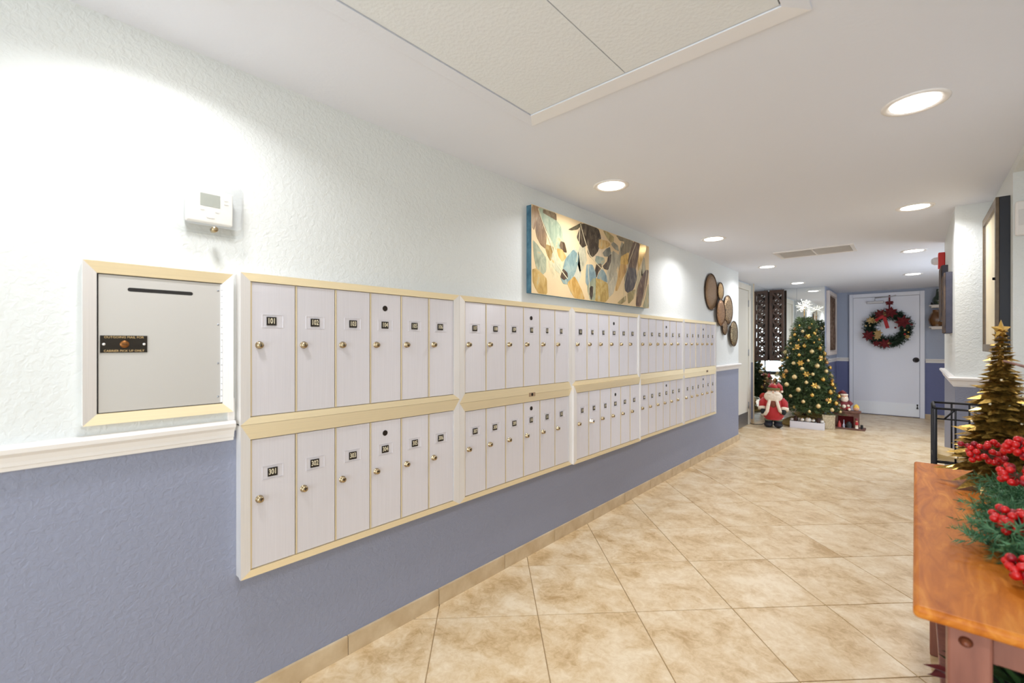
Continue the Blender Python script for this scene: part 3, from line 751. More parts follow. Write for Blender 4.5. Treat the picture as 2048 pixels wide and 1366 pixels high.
# carved lattice screen hanging in the corner of the alcove
t = thing('lattice_screen', 'narrow dark brown carved lattice screen hanging before the mirrors', 'screen', (-1.838, 8.60, 0.945))
M_SCREEN = noisy('carved_dark_wood', C(52, 34, 24), C(84, 54, 34), 18, 0.45, stretch=(4, 4, 1), bump=0.2)
sw, sh = 0.215, 1.195
for a, b in ((0, 0.036), (sw - 0.03, sw)):
    MB().box(a, b, -0.014, 0.014, 0, sh).build('stile', M_SCREEN, t, bevel=0.003)
for z in (0, sh - 0.05):
    MB().box(0.036, sw - 0.03, -0.012, 0.012, z, z + 0.05).build('rail', M_SCREEN, t)
cells = 7; chh = (sh - 0.10) / cells; x0, x1 = 0.036, sw - 0.03; xm = (x0 + x1) / 2
cell = MB()
def strip(b, p, q, w):
    p = Vector((p[0], 0, p[1])); q = Vector((q[0], 0, q[1])); d = (q - p).normalized(); nn = Vector((-d.z, 0, d.x)) * w / 2
    y = Vector((0, 0.009, 0))
    b.hull8([p - nn - y, q - nn - y, q + nn - y, p + nn - y, p - nn + y, q - nn + y, q + nn + y, p + nn + y])
strip(cell, (x0, 0.004), (x1, 0.004), 0.02)
strip(cell, (x0, 0), (x1, chh), 0.024); strip(cell, (x1, 0), (x0, chh), 0.024)
strip(cell, (x0, 0.01), (x0 + 0.0, chh), 0.016); strip(cell, (x1, 0.01), (x1, chh), 0.016)
strip(cell, (xm, 0), (xm, chh * 0.28), 0.02); strip(cell, (xm, chh * 0.72), (xm, chh), 0.02)
ring = [(xm + 0.026 * math.cos(a * PI / 5), chh / 2 + 0.026 * math.sin(a * PI / 5)) for a in range(11)]
for a, b in zip(ring, ring[1:]): strip(cell, a, b, 0.010)
cm = cell.mesh('lattice_cell', M_SCREEN)
for k in range(cells): inst('lattice_cell', cm, t, (0, 0, 0.05 + k * chh))
for x in (0.05, sw - 0.04):
    smooth().tube([(x, 0, sh), (x, 0, CZ - 0.945 - 0.001)], 0.002, 6).build('hanging_wire', M_BLACKMETAL, t)

# whitewashed frame on the return wall
t = thing('framed_panel', 'whitewashed wooden frame with dark branches on the wall beside the tree', 'wall art', (-1.07, 9.28, 1.05))
MB().box(0, 0.012, -0.45, 0.45, 0, 1.05).build('backing', mat('birch_backing', C(206, 196, 188), 0.7), t)
MW = noisy('whitewashed_wood', C(198, 184, 176), C(222, 212, 206), 14, 0.7, stretch=(1, 1, 0.2))
for a in ((-0.46, -0.40, 0, 1.05), (0.40, 0.46, 0, 1.05), (-0.40, 0.40, 0, 0.06), (-0.40, 0.40, 0.99, 1.05)):
    MB().box(0, 0.045, a[0], a[1], a[2], a[3]).build('frame_rail', MW, t, bevel=0.004)
rb = random.Random(3)
for k in range(9):
    y = -0.34 + k * 0.085; pts = [(0.024 + 0.006 * (k % 2), y + rb.uniform(-.03, .03), z) for z in (0.08, 0.3, 0.55, 0.8, 0.97)]
    smooth().tube(pts, [rb.uniform(.008, .016) for _ in pts], 7).build('branch', noisy('branch_bark', C(74, 52, 40), C(132, 108, 92), 20, 0.8), t)
# ------------------------------------------------------------------ greenery helpers
def rvec(rng):
    while True:
        v = Vector((rng.uniform(-1, 1), rng.uniform(-1, 1), rng.uniform(-1, 1)))
        if 0.1 < v.length < 1: return v.normalized()
def sprig(b, p, d, L, n, nl, nw, rng, droop=0.0, flat=0.0):
    """a twig with needles set around it"""
    p = Vector(p); d = Vector(d).normalized(); q = p.copy(); prev = p
    for k in range(n):
        f = (k + 0.5) / n
        q = p + d * (L * f) + Vector((0, 0, -droop * f * f))
        out = rvec(rng); out = (out - d * out.dot(d)).normalized()
        nd = (out * 0.75 + d * 0.65).normalized()
        l = nl * rng.uniform(0.7, 1.1) * (1 - 0.45 * f)
        side = nd.cross(rvec(rng)).normalized() * nw
        b.tri(q - side, q + side, q + nd * l)
    e = p + d * L + Vector((0, 0, -droop))
    s = d.cross(Vector((0.3, 0.2, 1))).normalized() * nw
    b.tri(p - s, p + s, e)
def leaf(b, c, d, up, L, wd, fold=0.25):
    """pointed leaf or petal, folded along its midrib"""
    c = Vector(c); d = Vector(d).normalized(); up = Vector(up)
    s = d.cross(up).normalized() * wd / 2; u = s.cross(d).normalized() * wd * fold
    m = c + d * L * 0.45; tip = c + d * L
    n = len(b.v); b.v += [tuple(c), tuple(m - s + u), tuple(tip), tuple(m + s + u), tuple(m)]
    b.face([n, n + 1, n + 4]); b.face([n + 1, n + 2, n + 4]); b.face([n + 4, n + 2, n + 3]); b.face([n, n + 4, n + 3])
M_PINE = noisy('pine_needles', C(44, 62, 34), C(92, 112, 62), 12, 0.6)
M_PINEDARK = noisy('dark_pine_needles', C(20, 40, 26), C(48, 74, 46), 12, 0.6)
M_GARLAND = noisy('garland_needles', C(34, 82, 56), C(92, 140, 92), 22, 0.55)
M_RED = mat('red_velvet', C(176, 16, 22), 0.6, Sheen_Weight=0.4)
M_DRED = mat('dark_red_petal', C(112, 12, 20), 0.6, Sheen_Weight=0.3)
M_GOLD = mat('gold_foil', C(214, 172, 92), 0.25, 0.9)
M_GOLDM = mat('champagne_satin', C(222, 196, 140), 0.42, 0.6)
M_BRONZE = noisy('bronze_glitter', C(150, 104, 62), C(216, 172, 116), 160, 0.35, 0.8)
M_WHITEFUR = noisy('cream_fur', C(226, 206, 182), C(246, 232, 214), 60, 0.95, bump=0.5, bdist=0.004)
M_SKIN = mat('doll_skin', C(224, 172, 138), 0.6)
M_BARK = noisy('bark', C(70, 48, 34), C(104, 76, 52), 20, 0.85)

# ------------------------------------------------------------------ wreath on the far door
t = thing('wreath', 'green pine wreath with red flowers and a red bow on the far door', 'wreath', (-0.345, FY - 0.031, 1.498))
rg = random.Random(11)
core = [(0.25 * math.cos(2 * PI * a / 32), -0.055, 0.25 * math.sin(2 * PI * a / 32)) for a in range(32)]
smooth().tube(core, 0.035, 8, True).build('ring', M_PINEDARK, t)
b = MB()
for k in range(1500):
    a = rg.uniform(0, 2 * PI); rr_ = 0.245 + rg.uniform(-0.075, 0.06)
    p = Vector((rr_ * math.cos(a), -0.055 + rg.uniform(-0.03, 0.02), rr_ * math.sin(a)))
    rad = Vector((math.cos(a), 0, math.sin(a))); tan = Vector((-math.sin(a), 0, math.cos(a)))
    d = rad * rg.uniform(-0.7, 1) + tan * rg.uniform(-0.8, 0.9) + Vector((0, rg.uniform(-0.9, 0.2), 0))
    sprig(b, p, d, rg.uniform(0.045, 0.085), 12, 0.03, 0.0036, rg)
for i, v in enumerate(b.v):
    if v[1] > -0.001: b.v[i] = (v[0], -0.001, v[2])
o = b.build('foliage', M_PINEDARK, t); o['kind'] = 'stuff'
def flower(a, r, size, m, name='flower'):
    f = MB(); c = Vector((r * math.cos(a), -0.115, r * math.sin(a)))
    for ring, (n, L, tilt) in enumerate(((7, size, 0.15), (6, size * 0.68, 0.5))):
        for k in range(n):
            ang = 2 * PI * k / n + ring * 0.4 + a
            leaf(f, c + Vector((0, -0.006 * ring, 0)), (math.cos(ang), -tilt, math.sin(ang)), (0, -1, 0), L, L * 0.55)
    f.ball((c.x, c.y - 0.008, c.z), size * 0.12, 8, 6)
    f.build(name, m, t)
for a, r, s in ((82, 0.27, 0.105), (28, 0.22, 0.115), (112, 0.265, 0.09), (205, 0.285, 0.10), (262, 0.265, 0.095), (240, 0.30, 0.06)):
    flower(math.radians(a), r, s, M_DRED)
for a, r, s in ((148, 0.27, 0.07), (140, 0.21, 0.05), (212, 0.15, 0.07), (226, 0.20, 0.06), (100, 0.25, 0.045), (272, 0.26, 0.035), (330, 0.29, 0.04)):
    flower(math.radians(a), r, s, mat('gold_leaf_cream', C(216, 184, 126), 0.35, 0.4), 'gold_flower')
for a, r, m in ((170, 0.30, M_GOLDM), (168, 0.24, M_GOLDM), (345, 0.27, M_GOLD), (352, 0.22, M_GOLDM), (335, 0.24, M_RED), (10, 0.31, M_DRED), (5, 0.10, M_DRED)):
    smooth().ball((r * math.cos(math.radians(a)), -0.115, r * math.sin(math.radians(a))), 0.017, 12, 8).build('bauble', m, t)
b = MB()                                            # bow tail hanging into the ring
def ribbon(b, pts, w, th=0.004):
    pts = [Vector(p) for p in pts]
    for p, q in zip(pts, pts[1:]):
        d = (q - p).normalized(); s = Vector((0, 1, 0)).cross(d).normalized() * w / 2; y = Vector((0, th, 0))
        b.hull8([p - s - y, q - s - y, q + s - y, p + s - y, p - s + y, q - s + y, q + s + y, p + s + y])
ribbon(b, [(-0.13, -0.12, 0.21), (-0.05, -0.15, 0.20), (-0.03, -0.15, 0.13), (-0.012, -0.14, 0.05), (0.0, -0.13, 0.0)], 0.05)
ribbon(b, [(-0.05, -0.155, 0.20), (-0.12, -0.16, 0.17), (-0.16, -0.13, 0.13)], 0.045)
b.build('bow', M_RED, t, bevel=0.004)
b = MB(); ribbon(b, [(0.02, -0.02, 0.57), (0.02, -0.02, 0.44), (0.02, -0.06, 0.31)], 0.022, 0.002); b.build('hanging_ribbon', M_DRED, t)
b = MB()
for sx, sz in ((-0.055, 0.02), (0.055, 0.025), (-0.045, -0.035), (0.05, -0.03), (-0.06, 0.0), (0.06, 0.0)):
    leaf(b, (0.02, -0.06, 0.435), (sx, -0.01, sz), (0, -1, 0), 0.062, 0.04, 0.3)
b.ball((0.02, -0.065, 0.435), 0.012, 8, 6); b.build('top_bow', M_DRED, t)

# ------------------------------------------------------------------ shelves and glass vases on the far wall
M_SHELF = mat('shelf_cream', C(232, 222, 212), 0.45)
for z, lab in ((1.862, 'upper'), (1.515, 'lower')):
    t = thing('wall_shelf', 'short cream wall shelf, the %s of two beside the far door' % lab, 'shelf', (0.42, FY, z), 0, 'cream shelves on the far wall')
    MB().box(-0.25, 0.25, -0.2, 0, -0.018, 0).build('board', M_SHELF, t, bevel=0.003)
    MB().box(-0.225, 0.225, -0.18, 0, -0.045, -0.018).build('moulding', M_SHELF, t, bevel=0.006)
def glassmat(n, c): return mat(n, c, 0.06, 0.0, Alpha=0.88, Coat_Weight=0.5)
def vase(name, label, loc, prof, m):
    t = smooth().lathe(prof, seg=24).build(name, m, None, loc)
    return tag(t, label, 'vase')
vase('glass_bottle', 'dark green round glass bottle with a neck on the upper shelf', (0.285, FY - 0.11, 1.8625), [(0, 0), (0.055, 0), (0.075, 0.03), (0.082, 0.075), (0.07, 0.115), (0.042, 0.145), (0.034, 0.18), (0.030, 0.245), (0.034, 0.255), (0.026, 0.255), (0.026, 0.18), (0, 0.17)], glassmat('green_glass', C(44, 58, 38)))
vase('glass_bottle', 'small amber glass jar behind the green bottle on the upper shelf', (0.225, FY - 0.045, 1.8625), [(0, 0), (0.03, 0), (0.036, 0.02), (0.03, 0.05), (0.02, 0.06), (0, 0.06)], glassmat('amber_dark', C(70, 40, 20)))
vase('glass_vase', 'large round amber glass vase on the lower shelf', (0.262, FY - 0.10, 1.5155), [(0, 0), (0.06, 0), (0.09, 0.04), (0.105, 0.11), (0.09, 0.18), (0.06, 0.225), (0.052, 0.262), (0.058, 0.268), (0.05, 0.268), (0.045, 0.22), (0, 0.2)], glassmat('amber_glass', C(112, 70, 26)))
vase('glass_vase', 'dark green glass ball vase right of the amber vase', (0.435, FY - 0.12, 1.5155), [(0, 0), (0.03, 0), (0.045, 0.02), (0.054, 0.07), (0.045, 0.13), (0.03, 0.15), (0.03, 0.165), (0, 0.16)], glassmat('teal_glass', C(22, 52, 46)))

# ------------------------------------------------------------------ fire alarm and rustic panels on the column side
t = thing('fire_alarm', 'red wall fire alarm with a clear strobe on the column', 'fire alarm', (0.2, 5.60, 1.985))
MB().box(-0.045, 0, -0.06, 0.06, -0.068, 0.068).build('body', mat('alarm_red', C(206, 36, 26), 0.4), t, bevel=0.006)
smooth().lathe([(0, -0.095), (0.022, -0.088), (0.034, -0.07), (0.036, -0.045), (0.036, -0.04)], (0, 0, 0.0), 'x', 16).build('strobe', mat('strobe_lens', C(236, 238, 238), 0.1, 0.0, Alpha=0.75), t)
M_RUST = noisy('rustic_dark_wood', C(52, 44, 46), C(98, 78, 62), 16, 0.7, stretch=(1, 4, 1), bump=0.4)
M_RSIDE = noisy('rustic_side', C(56, 56, 72), C(74, 72, 84), 20, 0.6)
for y0, y1, z0, z1, what in ((5.08, 5.45, 1.43, 1.88, 'farther one, just below the fire alarm'), (4.50, 4.87, 1.315, 1.755, 'nearer and lower one on the column side')):
    t = thing('wood_panel', 'dark rustic carved wall panel, ' + what, 'wall art', (0.2, (y0 + y1) / 2, z0), 0, 'rustic panels on the column')
    hy = (y1 - y0) / 2; hz = z1 - z0
    MB().box(-0.035, 0, -hy, hy, 0, hz).build('panel', M_RSIDE, t, bevel=0.002)
    rp = random.Random(int(y0 * 100))
    for k in range(5):
        a = -hy + 2 * hy * k / 5; x = rp.uniform(-0.046, -0.040)
        MB().box(x, -0.035, a + 0.002, a + 2 * hy / 5 - 0.002, 0.004, hz - 0.004).build('slat', M_RUST, t, bevel=0.002)

# ------------------------------------------------------------------ glazed notice cabinet on the right wall
t = thing('notice_cabinet', 'black framed glazed notice cabinet with cream board on the right wall', 'cabinet', (0.376, 3.845, 1.19))
M_CABSIDE = mat('cabinet_black', C(32, 34, 42), 0.5); M_CABFRONT = noisy('cabinet_bronze', C(92, 76, 58), C(110, 92, 70), 30, 0.4, 0.3)
cy, chz = 0.315, 0.835
MB().box(-0.040, 0, -cy, cy, 0, chz).build('case', M_CABSIDE, t, bevel=0.002)
MB().box(-0.0415, -0.040, -cy + 0.03, cy - 0.03, 0.03, chz - 0.03).build('board', noisy('cream_board', C(236, 220, 180), C(228, 210, 170), 8, 0.8), t)
for a in ((-cy, -cy + 0.04, 0, chz), (cy - 0.04, cy, 0, chz), (-cy + 0.04, cy - 0.04, 0, 0.045), (-cy + 0.04, cy - 0.04, chz - 0.045, chz)):
    MB().box(-0.054, -0.040, a[0], a[1], a[2], a[3]).build('door_rail', M_CABFRONT, t, bevel=0.002)
MB().box(-0.049, -0.047, -cy + 0.04, cy - 0.04, 0.045, chz - 0.045).build('glass_door', M_GLASS, t)
smooth().lathe([(0, -0.064), (0.007, -0.064), (0.008, -0.054)], (0, -cy + 0.02, 0.40), 'x', 12).build('lock', M_BLACKMETAL, t)

t = thing('wall_sensor', 'white narrow plastic box on the wall end beside the notice cabinet', 'sensor', (0.408, 3.45, 1.79))
MB().box(-0.026, 0.026, -0.03, 0, 0, 0.175).build('housing', M_TRIM, t, bevel=0.008)
MB().box(-0.016, 0.016, -0.0325, -0.03, 0.05, 0.13).build('cover', mat('sensor_cover', C(222, 218, 214), 0.4), t, bevel=0.003)

# ------------------------------------------------------------------ decorated tree
TX, TY = -1.265, 8.14
t = thing('christmas_tree', 'full green artificial fir tree before the alcove mirrors', 'tree', (TX, TY, 0))
rg = random.Random(5)
smooth().tube([(0, 0, 0.02), (0, 0, 0.8), (0, 0, 1.58)], [0.024, 0.018, 0.006], 10).build('trunk', M_BARK, t)
st = smooth()
for k in range(4):
    a = k * PI / 2 + 0.4; st.tube([(0, 0, 0.16), (0.10 * math.cos(a), 0.10 * math.sin(a), 0.08), (0.2 * math.cos(a), 0.2 * math.sin(a), 0.012)], 0.011, 8)
st.build('stand', M_BLACKMETAL, t)
smooth().lathe([(0.02, 0.145), (0.19, 0.10), (0.31, 0.03), (0.34, 0.006), (0.33, 0.006), (0.02, 0.12)], seg=24).build('tree_skirt', mat('gold_skirt', C(196, 164, 96), 0.6, 0.3), t)
def tree_r(z): return 0.04 + 0.455 * max(0, 1 - (z - 0.22) / 1.42) ** 0.82
b = MB(); nl = 42
for L in range(nl):
    z = 0.24 + 1.36 * L / (nl - 1); r = tree_r(z); nb = int(7 + r * 38)
    for k in range(nb):
        a = 2 * PI * (k + rg.uniform(-.3, .3)) / nb + L * 0.7
        rr_ = r * rg.uniform(0.78, 1.04); d = Vector((math.cos(a), math.sin(a), 0.22 + 0.5 * max(0.0, (z - 0.9) / 0.7)))
        p0 = Vector((0.02 * d.x, 0.02 * d.y, z)); e = d * rr_
        inner = 0.35 if r > 0.12 else 0.0
        sprig(b, p0 + e * inner, d, rr_ * (1 - inner), int(10 + 50 * rr_), 0.055, 0.0042, rg, 0.32 * rr_)
        for s in range(int(2 + rr_ * 11)):
            f = rg.uniform(0.45, 0.95); q = p0 + e * f + Vector((0, 0, -0.3 * rr_ * f * f))
            tw = Vector((-d.y, d.x, 0)) * rg.choice((-1, 1))
            sprig(b, q, d * 0.8 + tw * rg.uniform(0.5, 1.0) + Vector((0, 0, rg.uniform(-.35, .35))), rg.uniform(0.05, 0.085), 10, 0.046, 0.0042, rg, 0.02)
for i, v in enumerate(b.v):                      # branches bend where they meet the walls
    x = max(v[0], -1.84 - TX); y = min(v[1], 8.69 - TY)
    b.v[i] = (x, y, v[2])
o = b.build('foliage', M_PINE, t); o['kind'] = 'stuff'

ball_gold = smooth().ball((0, 0, 0), 1.0, 14, 10).mesh('ball', M_GOLD)
ball_sat = smooth().ball((0, 0, 0), 1.0, 14, 10).mesh('ball', M_GOLDM)
ball_bz = smooth().ball((0, 0, 0), 1.0, 14, 10).mesh('ball', M_BRONZE)
cap = smooth().lathe([(0.22, 0.93), (0.22, 1.18), (0.08, 1.2), (0.05, 1.35), (0, 1.35)], seg=10).mesh('cap', mat('cap_gold', C(190, 150, 80), 0.3, 0.9))
KIND = [(ball_gold, 'shiny gold bauble hanging on the fir tree', 'shiny gold baubles on the tree'), (ball_sat, 'pale champagne bauble hanging on the fir tree', 'champagne baubles on the tree'),
        (ball_bz, 'glittery bronze bauble hanging on the fir tree', 'bronze baubles on the tree')]
view = math.atan2(-TY, -TX)
for k in range(92):
    f = (k + 0.5) / 92; z = 0.30 + 1.24 * (1 - math.sqrt(1 - f * 0.985)) / (1 - math.sqrt(0.015)) if False else 0.28 + 1.27 * (f ** 1.25)
    a = view + ((k * 2.39996) % (2 * PI) - PI) * 0.72
    r = tree_r(z) * rg.uniform(0.93, 1.05) + 0.012
    rad = rg.choice((0.02, 0.025, 0.028, 0.032, 0.034)) * (1.0 if z < 1.2 else 0.85)
    me, lab, grp = KIND[rg.choice((0, 0, 1, 1, 1, 2))]
    x, y = TX + r * math.cos(a), TY + r * math.sin(a)
    if x < -1.80 or y > 8.64: continue
    bt = thing('bauble', lab, 'bauble', (x, y, z - 0.1 * r - rad), rg.uniform(0, 3), grp)
    inst('ball', me, bt, (0, 0, rad), None, (rad,) * 3); inst('cap', cap, bt, (0, 0, rad), None, (rad,) * 3)
fl = MB()
for k in range(6): leaf(fl, (0, 0, 0), (math.cos(k * PI / 3), 0.0, math.sin(k * PI / 3)), (0, -1, 0), 0.05, 0.032, 0.2)
fl.ball((0, -0.004, 0), 0.009, 8, 6)
flm = fl.mesh('petals', M_GOLD)
for k, (a, z) in enumerate(((0.15, 1.37), (-0.25, 1.22), (0.5, 1.05), (-0.1, 0.98), (0.7, 0.72), (-0.5, 0.78), (0.2, 0.66), (-0.62, 0.5), (0.45, 0.45), (0.05, 0.82))):
    r = tree_r(z) + 0.02; aa = view + a * 1.6
    bt = thing('gold_flower', 'gold foil flower ornament clipped to the fir tree', 'ornament', (TX + r * math.cos(aa), TY + r * math.sin(aa), z - 0.03), aa + PI / 2, 'gold flowers on the tree')
    inst('petals', flm, bt)
# starburst topper
t = thing('tree_topper', 'white glittering starburst snowflake on top of the fir tree', 'tree topper', (TX, TY - 0.01, 1.60))
M_SNOW = mat('white_glitter', C(248, 244, 232), 0.25, 0.2)
smooth().tube([(0, 0, -0.02), (0, 0, 0.21)], 0.006, 8).build('stem', M_GOLD, t)
for k in range(22):
    z = 1 - 2 * (k + 0.5) / 22; rr_ = math.sqrt(1 - z * z); a = k * 2.39996
    d = Vector((rr_ * math.cos(a), rr_ * math.sin(a), z)); b = MB(); L = 0.135 if k % 2 else 0.11; c0 = Vector((0, 0, 0.21))
    b.tube([c0, c0 + d * L], [0.0036, 0.0022], 5)
    s = d.cross(Vector((0.3, 0.5, 0.8))).normalized()
    for f in (0.5, 0.75):
        for sg in (-1, 1):
            q = c0 + d * L * f; b.tube([q, q + (d * 0.6 + s * sg).normalized() * 0.04 * (1.3 - f)], 0.0022, 4)
    for i, v in enumerate(b.v): b.v[i] = (v[0], v[1], min(v[2], CZ - 1.6 - 0.005))
    b.build('spike', M_SNOW, t)

# ------------------------------------------------------------------ big plush winter figure
def figure_big():
    t = thing('winter_figure', 'tall plush bearded figure in a red coat and hat beside the tree', 'figure', (-1.565, 7.56, 0), math.radians(10))
    for sx in (-1, 1):
        b = smooth(); b.ball((sx * 0.062, -0.03, 0.042), 0.06, 14, 8, (1.0, 1.45, 0.70)); b.tube([(sx * 0.06, 0.005, 0.05), (sx * 0.058, 0.005, 0.10)], 0.052, 14)
        b.build('boot', mat('black_boot', C(22, 24, 34), 0.6), t)
        smooth().lathe([(0.05, 0), (0.062, 0.006), (0.062, 0.024), (0.05, 0.03)], (sx * 0.058, 0.005, 0.095), seg=16).build('boot_cuff', mat('sage_cuff', C(120, 124, 100), 0.9), t)
    b = smooth()
    b.lathe([(0, 0.11), (0.10, 0.115), (0.135, 0.16), (0.142, 0.22), (0.130, 0.30), (0.125, 0.36), (0.110, 0.42), (0.06, 0.455), (0, 0.46)], seg=24)
    for i, v in enumerate(b.v): b.v[i] = (v[0], v[1] * 0.8, v[2])
    b.build('coat', M_RED, t)
    for sx in (-1, 1):
        smooth().tube([(sx * 0.10, 0, 0.415), (sx * 0.138, -0.02, 0.36), (sx * 0.146, -0.05, 0.285)], [0.045, 0.052, 0.046], 14).build('sleeve', M_RED, t)
        smooth().tube([(sx * 0.146, -0.046, 0.30), (sx * 0.143, -0.06, 0.262)], 0.052, 14).build('cuff', M_WHITEFUR, t)
        smooth().ball((sx * 0.132, -0.085, 0.242), 0.036, 12, 8, (0.9, 1, 1.25)).build('mitten', mat('dark_mitten', C(26, 30, 34), 0.8), t)
    smooth().tube([(-0.045, -0.085, 0.41), (-0.062, -0.112, 0.33), (-0.075, -0.12, 0.25), (-0.10, -0.105, 0.20), (-0.14, -0.06, 0.19)], [0.02, 0.024, 0.024, 0.024, 0.02], 10).build('coat_trim', M_WHITEFUR, t)
    smooth().tube([(0.045, -0.085, 0.41), (0.062, -0.112, 0.34), (0.085, -0.11, 0.26), (0.118, -0.075, 0.22)], [0.02, 0.023, 0.022, 0.016], 10).build('coat_trim', M_WHITEFUR, t)
    smooth().ball((0, -0.075, 0.345), 0.055, 12, 8, (0.9, 0.75, 1.15)).build('vest', noisy('brown_vest', C(112, 56, 40), C(134, 70, 50), 40, 0.8), t)
    b = smooth(); b.ball((0, -0.01, 0.515), 0.075, 16, 12, (1.05, 0.95, 1.0)); b.ball((0, -0.092, 0.520), 0.013, 8, 6); b.build('head', M_SKIN, t)
    b = smooth(); b.ball((0, -0.05, 0.458), 0.100, 18, 12, (1.2, 0.62, 0.88)); b.ball((-0.040, -0.090, 0.496), 0.032, 12, 8, (1.3, 0.6, 0.7)); b.ball((0.040, -0.090, 0.496), 0.032, 12, 8, (1.3, 0.6, 0.7)); b.build('beard', M_WHITEFUR, t)
    for sx in (-1, 1):
        smooth().ball((sx * 0.024, -0.0785, 0.541), 0.0065, 8, 6).build('eye', M_DARK, t)
    smooth().lathe([(0.072, 0.0), (0.086, 0.006), (0.086, 0.026), (0.07, 0.032)], (0, -0.006, 0.552), seg=20).build('hat_band', mat('olive_band', C(104, 100, 52), 0.8), t)
    smooth().tube([(0, 0, 0.575), (0.012, 0.01, 0.615), (0.05, 0.02, 0.628), (0.09, 0.02, 0.595), (0.105, 0.015, 0.545)], [0.075, 0.058, 0.044, 0.030, 0.018], 16).build('hat', M_RED, t)
    smooth().ball((0.107, 0.013, 0.53), 0.02, 10, 8).build('pompom', M_WHITEFUR, t)
    smooth().ball((-0.13, 0.06, 0.43), 0.06, 12, 8, (0.9, 0.8, 1.1)).build('sack', mat('sack_red', C(168, 44, 30), 0.8), t)
    smooth().tube([(-0.15, -0.095, 0.20), (-0.148, -0.085, 0.31)], 0.007, 8).build('lantern_stick', M_BARK, t)
figure_big()
def figure_small():
    t = thing('winter_figure', 'small seated white-bearded figure in red on the toy fireplace', 'figure', (-0.78, 8.19, 0.2625), math.radians(6))
    for sx in (-1, 1):
        smooth().tube([(sx * 0.03, 0.0, 0.035), (sx * 0.055, -0.06, 0.03), (sx * 0.06, -0.07, 0.022)], [0.034, 0.028, 0.022], 12).build('leg', M_RED, t)
        smooth().ball((sx * 0.062, -0.085, 0.022), 0.02, 10, 8, (0.9, 1.3, 1)).build('boot', M_WHITEFUR, t)
        smooth().tube([(sx * 0.05, 0, 0.125), (sx * 0.085, -0.02, 0.10), (sx * 0.06, -0.06, 0.075)], [0.028, 0.026, 0.02], 12).build('sleeve', M_DRED, t)
        smooth().ball((sx * 0.052, -0.068, 0.072), 0.018, 10, 8).build('hand', M_WHITEFUR, t)
    smooth().lathe([(0, 0.0), (0.07, 0.005), (0.078, 0.05), (0.066, 0.11), (0.035, 0.15), (0, 0.155)], seg=20).build('body', M_DRED, t)
    smooth().ball((0.0, -0.065, 0.06), 0.028, 10, 8).build('toy_sack', M_WHITEFUR, t)
    b = smooth(); b.ball((0.005, -0.01, 0.195), 0.045, 14, 10); b.ball((0.005, -0.055, 0.193), 0.008, 8, 6); b.build('head', M_SKIN, t)
    smooth().ball((0.008, -0.03, 0.165), 0.046, 14, 10, (1.05, 0.7, 1.1)).build('beard', M_WHITEFUR, t)
    for sx in (-1, 1): smooth().ball((0.005 + sx * 0.014, -0.052, 0.206), 0.004, 6, 5).build('eye', M_DARK, t)
    smooth().lathe([(0.04, 0), (0.05, 0.005), (0.05, 0.02), (0.04, 0.026)], (0.002, -0.004, 0.212), seg=18).build('hat_band', M_WHITEFUR, t)
    smooth().tube([(0, 0, 0.23), (-0.02, 0.01, 0.262), (-0.055, 0.015, 0.24), (-0.07, 0.015, 0.19)], [0.043, 0.032, 0.024, 0.014], 14).build('hat', M_DRED, t)
figure_small()

# ------------------------------------------------------------------ toy fireplace with trinkets
M_FP = noisy('fireplace_brick', C(96, 62, 52), C(128, 92, 78), 30, 0.8, bump=0.3)
t = thing('toy_fireplace', 'small brown toy fireplace with an open hearth beside the tree', 'decoration', (-0.755, 8.17, 0))
MB().box(-0.19, 0.23, -0.13, 0.07, 0, 0.022).build('hearth', M_FP, t, bevel=0.003)
MB().box(-0.175, 0.175, -0.075, 0.075, 0.235, 0.262).build('mantel', M_FP, t, bevel=0.004)
MB().box(-0.155, 0.155, -0.06, 0.065, 0.185, 0.235).build('lintel', M_FP, t)
for a in (-0.155, 0.095): MB().box(a, a + 0.06, -0.06, 0.065, 0.022, 0.185).build('jamb', M_FP, t, bevel=0.003)
MB().box(-0.095, 0.095, 0.05, 0.065, 0.022, 0.185).build('fireback', mat('fire_red_cloth', C(122, 22, 26), 0.8), t)
def bottle(name, label, loc, prof, m): tag(smooth().lathe(prof, seg=12).build(name, m, None, loc), label, 'trinket')
bottle('trinket_bottle', 'tiny red bottle with a white tip in the toy hearth', (-0.825, 8.10, 0.0225), [(0, 0), (0.022, 0), (0.022, 0.05), (0.012, 0.065), (0.006, 0.09), (0, 0.09)], mat('trinket_red', C(176, 62, 56), 0.5))
bottle('trinket_bottle', 'tiny silver bottle in the middle of the toy hearth', (-0.772, 8.10, 0.0225), [(0, 0), (0.018, 0), (0.018, 0.04), (0.008, 0.05), (0.007, 0.11), (0, 0.11)], mat('trinket_silver', C(170, 166, 176), 0.3, 0.6))
bottle('trinket_pot', 'tiny black kettle pot in the toy hearth', (-0.712, 8.10, 0.0225), [(0, 0), (0.03, 0.0), (0.04, 0.03), (0.034, 0.065), (0.02, 0.075), (0.022, 0.085), (0, 0.09)], mat('trinket_black', C(34, 36, 36), 0.5))
t = thing('nutcracker', 'tiny red and white standing soldier right of the toy hearth', 'figure', (-0.622, 8.09, 0.0225))
smooth().lathe([(0, 0), (0.02, 0), (0.016, 0.045), (0.02, 0.05)], seg=12).build('legs', M_WHITEFUR, t)
smooth().lathe([(0.02, 0.05), (0.022, 0.075), (0.014, 0.092), (0, 0.094)], seg=12).build('coat', M_RED, t)
smooth().ball((0, 0, 0.104), 0.014, 10, 8).build('head', M_SKIN, t)
smooth().lathe([(0.015, 0.112), (0.017, 0.145), (0, 0.147)], seg=12).build('hat', M_DRED, t)
t = thing('toy_boot', 'tiny dark boot on the right end of the toy hearth', 'trinket', (-0.565, 8.085, 0.0225))
